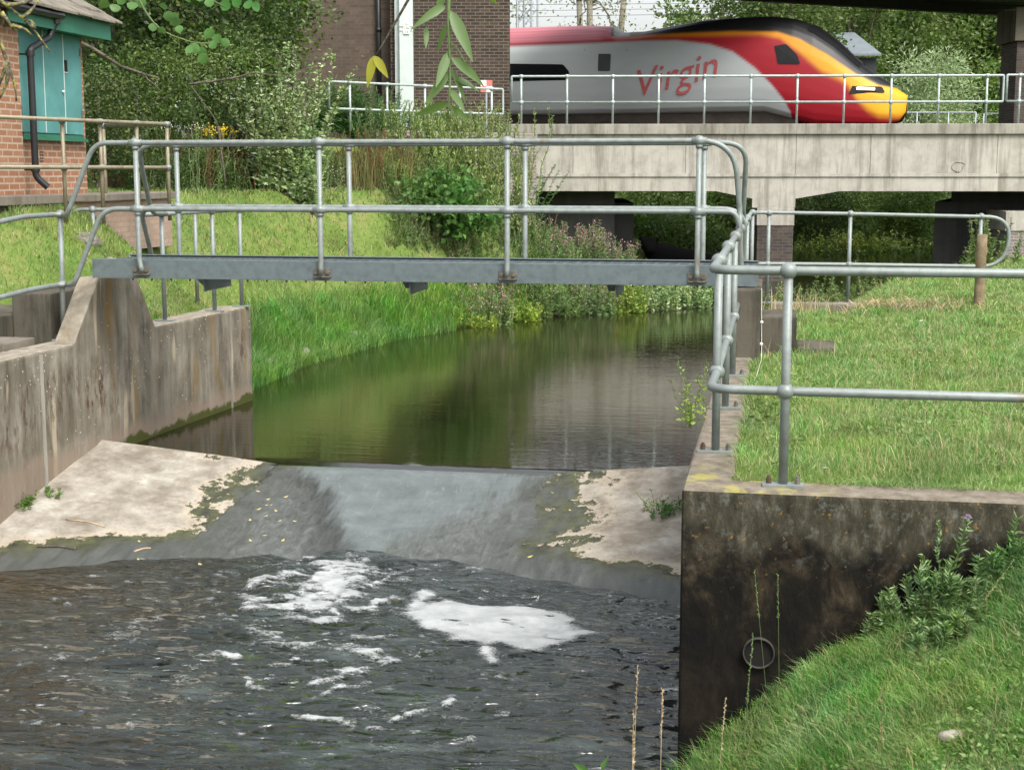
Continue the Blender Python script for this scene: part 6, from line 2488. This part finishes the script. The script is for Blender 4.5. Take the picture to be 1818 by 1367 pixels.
x, y, D = x[k], y[k], D[k]
grass('grass', 'rank grass fringe at the foot of the left bank', M['grass_lush'], x, y, D, .30, .0004, .004, 1., 1.2)
for (px, py, n, w_, lab) in ((1400, 556, 220, .32, 'dry reddish grass between the concrete steps and the kerb'), (1570, 548, 700, .6, 'heap of cut straw along the kerb under the far railing'), (610, 470, 300, .5, 'patch of cut hay on the left slope above the footbridge deck')):
    p = on_ground(px, py, 13)
    q = p[None] + rng.normal(0, 1, (n, 3)) * np.array([w_, .22, 0])
    V, T = blades(q[:, 0], q[:, 1], ground_z(q[:, 0], q[:, 1]) - .01, rng.uniform(.05, .22, n) * (1.8 if n == 220 else 1), np.full(n, .011), 2.2 if n != 220 else .6)
    tag(tri_mesh('dry_grass', V, T, M['straw']), lab, 'dry grass', None, 'stuff')

# ------------------------------------------------------------------ plants near the camera
def thistle(label, px, py, D, hgt, n, w_, flower=True):
    p = pd(px, py, D)
    p[2] = float(ground_z(p[0], p[1]))
    t = thing('thistle', label, 'plant', p, 'thistles by the near wall')
    b = p[None] + rng.normal(0, 1, (n, 3)) * np.array([w_, .05, 0])
    b[:, 1] = np.minimum(b[:, 1], 7.40)
    b[:, 2] = ground_z(b[:, 0], b[:, 1])
    h_ = hgt * np.where(np.arange(n) == 0, 1, rng.uniform(.35, .8, n) * (1 - .45 * np.clip(np.abs(b[:, 0] - p[0]) / (2 * w_), 0, 1)))
    lv, st, tips = shoots(b, h_, .22, 60, .075, .017, up=.6, start=.03, tip=.6, sw=.006, spread=.9)
    lv2 = shoots(b, h_ * .96, .22, 110, .032, .009, up=1.1, start=.2, tip=.7, sw=.004, spread=.8)
    l3 = LV().add(*lv).add(*lv2[0])
    l3.build('foliage', M['leaf_thistle'], t)
    tri_mesh('stem', *st, M['stem'], t)
    if flower:
        q = tips[0]
        MB().ball(q, .011, 10, 7, 1.3).build('flower_base', M['stem'], t, smooth=True)
        V, T = leaf_tris(q + np.zeros((60, 3)) + (0, 0, .008), nrm(rng.normal(size=(60, 3)) * .45 + (0, 0, 1)), .026, .004)
        tri_mesh('flower', V, T, M['purple'], t)


thistle('tallest thistle with a single mauve flower against the black wall', 1622, 1075, 7.26, .56, 20, .12)
thistle('shorter thistle without flower right of the flowering one', 1745, 1030, 7.25, .34, 14, .11, False)
thistle('low spreading thistle in front of the flowering one', 1680, 1130, 6.9, .24, 16, .09, False)


def seed_stalk(label, base, tip, D, m='stem_dry', head=.10, r=.0011, hr=.0045, sag=.0, lm='straw'):
    a, b = pd(*base, D), pd(*tip, D)
    a[2] = min(a[2], float(ground_z(a[0], a[1])) + .01) if a[1] < 7.45 else a[2]
    t = thing('grass_stalk', label, 'grass stalk', a, 'seed stalks in front of the water and wall')
    mid = (a + b) / 2 + RV * sag
    pts = fillet([a, mid, b], .5, 8)
    MB().tube(pts, r, 5).build('stalk', M[m], t)
    L = np.linalg.norm(b - a)
    n = max(10, int(head / .0035))
    f = np.linspace(1 - head / L, 1, n)
    ar = np.array(pts)
    idx = f * (len(pts) - 1)
    i0 = np.clip(idx.astype(int), 0, len(pts) - 2)
    c = ar[i0] + (ar[i0 + 1] - ar[i0]) * (idx - i0)[:, None]
    dr = nrm(b - mid)
    d_ = dr[None] * 1.2 + rng.normal(0, .5, (n, 3))
    V, T = leaf_tris(np.repeat(c, 2, 0), np.repeat(d_, 2, 0) + rng.normal(0, .2, (2 * n, 3)), .012, hr)
    tri_mesh('seed_head', V, T, M[lm], t)


seed_stalk('tall thin dry stalk standing in front of the dark pool', (1098, 1400), (1132, 1186), 4.3, head=.05)
seed_stalk('dry stalk with a bent leaf close to the wall corner', (1165, 1400), (1176, 1224), 4.2, head=.06, hr=.007)
seed_stalk('short fuzzy dry head between the two taller stalks', (1112, 1400), (1125, 1264), 4.0, head=.06, hr=.008)
seed_stalk('pale rye grass spike in front of the drain pipe', (1311, 1240), (1337, 1126), 6.3, 'stem', .2, lm='grass_field', hr=.007)
seed_stalk('tall green grass spike left of centre on the black wall', (1372, 1150), (1340, 1015), 6.9, 'stem', .12, lm='grass_field')
seed_stalk('straight green grass spike against the black wall', (1388, 1155), (1381, 1020), 6.9, 'stem', .12, lm='grass_field')
seed_stalk('brown foxtail stalk leaning right at the foot of the wall', (1250, 1340), (1288, 1242), 5.6, head=.085, hr=.009)
seed_stalk('slanting pale rye spike low on the bank', (1255, 1315), (1336, 1288), 5.6, 'stem', .2, lm='straw', hr=.006)
seed_stalk('upright pale spike in the middle of the bank grass', (1570, 1340), (1566, 1215), 5.5, 'stem', .2, lm='straw', hr=.006)
seed_stalk('long arched spike on the right of the bank', (1710, 1055), (1800, 995), 6.6, 'stem', .16, lm='straw', sag=-.05)
# broad leaved sprig at the bottom edge
p = pd(1045, 1420, 3.9)
t = thing('sprig', 'broad leaved green sprig peeping over the bottom edge', 'plant', p)
V, T = leaf_tris(np.array([pd(1050, 1372, 3.9), pd(1068, 1376, 3.9), pd(1050, 1380, 3.88), pd(1078, 1385, 3.9)]), np.array([-RV + [0, 0, .5], RV * .2 + [0, 0, 1], RV * -.8 + [0, 0, .1], RV + [0, 0, .3]]), .06, .028, .15)
tri_mesh('leaf', V, T, M['leaf_alder'], t)
b_ = np.array([p[0], p[1], float(ground_z(p[0], p[1])) + .01])
b2 = b_ if b_[2] < pd(1052, 1375, 3.9)[2] else p
MB().tube([b2, p, pd(1052, 1375, 3.9), pd(1062, 1376, 3.9)], .003, 6).build('stem', M['stem'], t)
# stones and litter on the bank
for (px, py, r_, lab, m) in ((1690, 1318, (.055, .04, .030), 'rounded grey stone in the bank grass at bottom right', 'stone'), (1768, 1312, (.02, .016, .016), 'small pale pebble right of the grey stone', 'rubble')):
    p = on_ground(px, py, 4.4)
    tag(MB().rock(p + (0, 0, r_[2] * .7), r_, int(px)).build('stone', M[m], None, smooth=True, loc=p), lab, 'stone')
for (px, py, r_, lab) in ((541, 634, (.10, .08, .09), 'pale stone at the water edge of the left bank'), (628, 600, (.13, .09, .07), 'flat pale stone further along the left bank'), (475, 652, (.12, .09, .06), 'half buried stone near the end of the left wall')):
    p = on_ground(px, py, 14)
    tag(MB().rock(p + (0, 0, r_[2] * .6), r_, int(px)).build('stone', M['stone'], None, smooth=True, loc=p), lab, 'stone')
for (px, py, lab) in ((1630, 583, 'white feather lying in the middle of the field'), (1455, 925, 'small white feather near the foot of the railing post'), (1775, 618, 'tiny white feather at the right of the field')):
    p = on_ground(px, py, 7.7)
    V, T = leaf_tris(p[None] + (0, 0, .07), np.array([RV * 1. + (0, 0, .1)]), .07 if px > 1500 else .045, .014, .1)
    tag(tri_mesh('feather', V, T, M['white_fl'], None, p), lab, 'feather')
# weeds on the weir slab and wall foot
for (px, py, n, w_, h_, lm, lab) in ((1185, 908, 30, .07, .12, 'leaf_alder', 'leafy weed rooted at the right edge of the weir slab'), (1160, 900, 10, .06, .16, 'leaf_shoot', 'thin dry weed stems left of the leafy weed on the slab'),
                                (40, 955, 22, .10, .11, 'leaf_mid', 'green weed tuft at the foot of the left wall'), (92, 912, 12, .05, .08, 'leaf_herb', 'tiny weed higher up at the foot of the left wall')):
    p = pz(px, py, -1.3)
    for _ in range(5):
        p = pz(px, py, float(weir_z(p[0], p[1])))
    b = p[None] + rng.normal(0, 1, (n, 3)) * np.array([w_, w_ * .8, 0])
    b[:, 0] = np.clip(b[:, 0], -6.52, -.50)
    b[:, 2] = weir_z(b[:, 0], b[:, 1])
    shoot_plant('weed', lab, 'plant', p, b, h_ * rng.uniform(.5, 1.2, n), .9, 9, .04, .022, M[lm], up=.4, sw=.003, group='weeds on the weir slab')
# bramble hanging over the right wall above the river
p = np.array([-.46, 9.4, -.02])
q = p[None] + np.stack([rng.uniform(-.10, .03, 14), rng.uniform(-.16, .2, 14), np.zeros(14)], -1)
shoot_plant('weed', 'yellowing weed leaning over the water from the right hand wall', 'plant', p, q, rng.uniform(.15, .5, 14), .35, 16, .045, .025, M['leaf_yellow'], up=.3, sw=.003)
p = np.array([-.08, 9.6, 0.])
shoot_plant('weed', 'ragged weed by the wall handrail near a dark dry leaf', 'plant', p, p[None] + rng.normal(0, 1, (12, 3)) * np.array([.06, .2, 0]), rng.uniform(.12, .34, 12), .5, 12, .05, .022, M['leaf_mid'], up=.4, sw=.003)

# ------------------------------------------------------------------ overhanging willow (trunk beside the camera)
def lance(mb, base, d, n_, L, W, droop=.25, k=9):
    """willow leaf: a folded lens-shaped blade that arches along d"""
    d = np.array(d, float) / np.linalg.norm(d)
    n_ = np.array(n_, float)
    s = np.cross(d, n_)
    s /= np.linalg.norm(s)
    n_ = np.cross(s, d)
    V, F = [], []
    for i in range(k):
        f = i / (k - 1)
        w_ = W * .5 * (sin(pi * f ** .8) ** .9 * (1 - .25 * f)) + .0006
        c = np.array(base) + d * L * f - n_ * droop * L * f * f + np.array([0, 0, -droop * .6 * L * f * f])
        V += [c + s * w_ + n_ * w_ * .3, c, c - s * w_ + n_ * w_ * .3]
    for i in range(k - 1):
        for j in (0, 1):
            F.append((i * 3 + j, i * 3 + j + 1, i * 3 + j + 4, i * 3 + j + 3))
    mb.add(V, F)


WD = 2.25
t = thing('willow', 'overhanging willow whose drooping twig of long leaves hangs in at the top', 'tree', (2.3, -.6, 0))
mb = MB()
fork = np.array([2.1, -.2, 2.7])
limb(mb, (2.3, -.6, -.3), fork, .20, .14, .04, 7, 12)
limb(mb, fork, (2.6, -1.2, 5.2), .11, .03, .06, 7, 8)
hang = pd(800, -190, WD)
pts = limb(mb, fork, hang + np.array([.35, -.15, .42]), .09, .022, .04, 8, 8)
mb.tube([pts[-1], hang + np.array([.1, 0, .18]), hang], [.022, .012, .006], 6)
hang2 = pd(735, -150, WD + .25)
mb.tube([pts[-1], hang2 + np.array([.15, 0, .15]), hang2], [.016, .010, .006], 6)
mb.build('trunk', M['bark'], t, smooth=True)
tw = [hang, pd(797, -20, WD), pd(796, 40, WD), pd(798, 90, WD), pd(799, 140, WD), pd(797, 190, WD), pd(795, 210, WD)]
tp_ = MB().tube(tw, [.004, .003, .0026, .0024, .002, .0015, .001], 7).build('twig', M['stem'], t, smooth=True)
spec = [((793, -35), (775, 28), .0), ((791, 12), (757, 52), .45), ((757, 48), (756, 84), .0), ((795, 45), (777, 88), .1), ((800, 20), (834, 100), .1), ((800, 75), (830, 115), .1),
        ((801, 102), (851, 150), .15), ((797, 92), (775, 152), .0), ((797, 130), (760, 182), .1), ((801, 125), (826, 178), .1), ((801, 138), (846, 160), .2),
        ((797, 182), (742, 208), .1), ((799, 160), (822, 195), .1), ((799, 190), (832, 216), .1), ((795, 198), (793, 216), 0), ((860, -20), (879, 14), .1)]
mb = MB()
nvec = -HV + np.array([0, 0, .35])
leaves_ = []
for (a, b, dr_) in spec:
    A, B = pd(*a, WD + rng.normal(0, .006)), pd(*b, WD + rng.normal(0, .02))
    L = np.linalg.norm(B - A)
    leaves_.append(MB())
    lance(leaves_[-1], A, B - A + np.array([0, 0, dr_ * L]), nvec + rng.normal(0, .45, 3), L * 1.06, min(.030, L * .26), dr_ * .9)
g = G('hanging_willow_leaf')
c_ = g.ramp(g.obrand(), [(.2, (.035, .095, .010)), (.5, (.06, .15, .018)), (.75, (.10, .18, .05)), (.92, (.15, .22, .10))])
c_ = g.mix(g.n('ShaderNodeNewGeometry').outputs['Backfacing'], c_, (.12, .19, .07))
s1, s2 = g.bsdf(c_, .45, 0, .4), g.n('ShaderNodeBsdfTranslucent')
g.put(s2.inputs[0], (.16, .28, .03))
mx = g.n('ShaderNodeMixShader')
mx.inputs[0].default_value = .35
g.t.links.new(s1, mx.inputs[1])
g.t.links.new(s2.outputs[0], mx.inputs[2])
lfm = g.done(mx.outputs[0])
for q in leaves_:
    q.build('leaf', lfm, t, smooth=True, recalc=False)
mb = MB().tube([hang2, pd(725, 0, WD + .25), pd(705, 35, WD + .25), pd(684, 72, WD + .25), pd(668, 98, WD + .25)], [.005, .0026, .0022, .0015, .001], 6)
mb.build('twig', M['bark'], t, smooth=True)
for a, b in (((664, 100), (652, 150)), ((664, 100), (688, 134))):
    A, B = pd(*a, WD + .25), pd(*b, WD + .25)
    mb = MB()
    lance(mb, A, B - A, nvec, np.linalg.norm(B - A) * 1.05, .015, .1)
    mb.build('yellow_leaf', M['leaf_gold'], t, smooth=True, recalc=False)

# alder on the left bank whose branches reach into the top left corner
t = thing('alder', 'alder reaching lichened bare twigs and round leaves into the top left corner', 'tree', (-8.4, 8.6, 0))
mb = MB()
top = np.array([-8.2, 8.8, 3.4])
limb(mb, (-8.4, 8.6, -.3), top, .17, .13, .03, 7, 12)
limb(mb, top, (-8.9, 8.0, 6.6), .13, .03, .05, 7, 8)
b1 = pd(-150, -120, 9.6)
limb(mb, top, b1, .06, .03, .05, 7, 8)
b2 = pd(180, -130, 9.3)
limb(mb, top + (0, 0, .25), b2, .06, .022, .05, 9, 8)
mb.build('trunk', M['bark'], t, smooth=True)
mb = MB()
for L_ in ([(-150, -120), (-30, -30), (10, 10), (28, 22), (60, 52), (88, 92)], [(10, 10), (34, 8), (60, 0), (80, -20)], [(-30, -30), (-6, 12), (4, 30), (8, 50)], [(2, 22), (15, 40), (26, 56)], [(22, 46), (45, 52), (58, 65)],
           [(-40, 20), (0, 70), (10, 105), (20, 130), (28, 160), (29, 180)], [(14, 110), (4, 135), (-4, 160)], [(16, 122), (12, 150), (-2, 178)], [(60, 52), (58, 38), (42, 36)], [(-150, -120), (-60, -10), (-40, 20)], [(40, 32), (55, 20), (84, -20)]):
    P = [pd(x, y, 9.4 + .02 * i) for i, (x, y) in enumerate(L_)]
    n_ = len(P)
    mb.tube(fillet(P, .1, 3), list(np.linspace(.016, .006, (n_ - 2) * 4 + 2)), 6)
mb.build('twig', M['bark_lichen'], t, smooth=True)
mb = MB()
lm_ = MB()
for L_ in ([(180, -130), (235, -40), (250, 10), (275, 45), (300, 62), (345, 77), (372, 77)], [(235, -40), (300, -30), (380, 2), (400, 14)], [(180, -130), (300, -60), (440, -20), (460, 5)]):
    P = [pd(x, y, 9.0) for x, y in L_]
    n_ = len(P)
    mb.tube(fillet(P, .08, 3), list(np.linspace(.009, .003, (n_ - 2) * 4 + 2)), 6)
mb.build('twig', M['stem'], t, smooth=True)
P, Dd = [], []
for (x, y) in ((300, 30), (272, 48), (312, 40), (372, 60), (385, 70), (378, 80), (400, 76), (345, 86), (336, 88), (358, 92), (360, 104), (318, 52), (288, 55), (310, 30), (235, 10), (215, 0), (250, 5), (355, -5), (372, 5), (400, 10), (420, 4), (205, 14), (185, 8), (290, 12), (440, 8), (455, 12), (330, -2)):
    P.append(pd(x, y, 9.0 + rng.normal(0, .05)))
    Dd.append(RV * rng.normal(0, 1) + np.array([0, 0, rng.normal(-.2, .6)]))
P, Dd = np.array(P), np.array(Dd)
def round_leaf(c, d, s, L, W):
    d, s = nrm(d), nrm(s)
    u = np.cross(s, d)
    pr = [(0, 0), (.18, .36), (.5, .52), (.8, .40), (1, .08), (1, -.08), (.8, -.40), (.5, -.52), (.18, -.36)]
    V = [c + d * L * a + s * W * b + u * (abs(b) * .25 * L - .15 * L * a * a) for a, b in pr] + [c + d * L * .5]
    return MB().add(V, [(9, i, (i + 1) % 9) for i in range(9)])


for q, dd in zip(P, Dd):
    L = rng.uniform(.055, .078)
    round_leaf(q - nrm(dd) * L * .5, dd, np.cross(dd, HV + rng.normal(0, .4, 3)), L, L * .85).build('leaf', M['leaf_alder'], t, smooth=True, recalc=False)
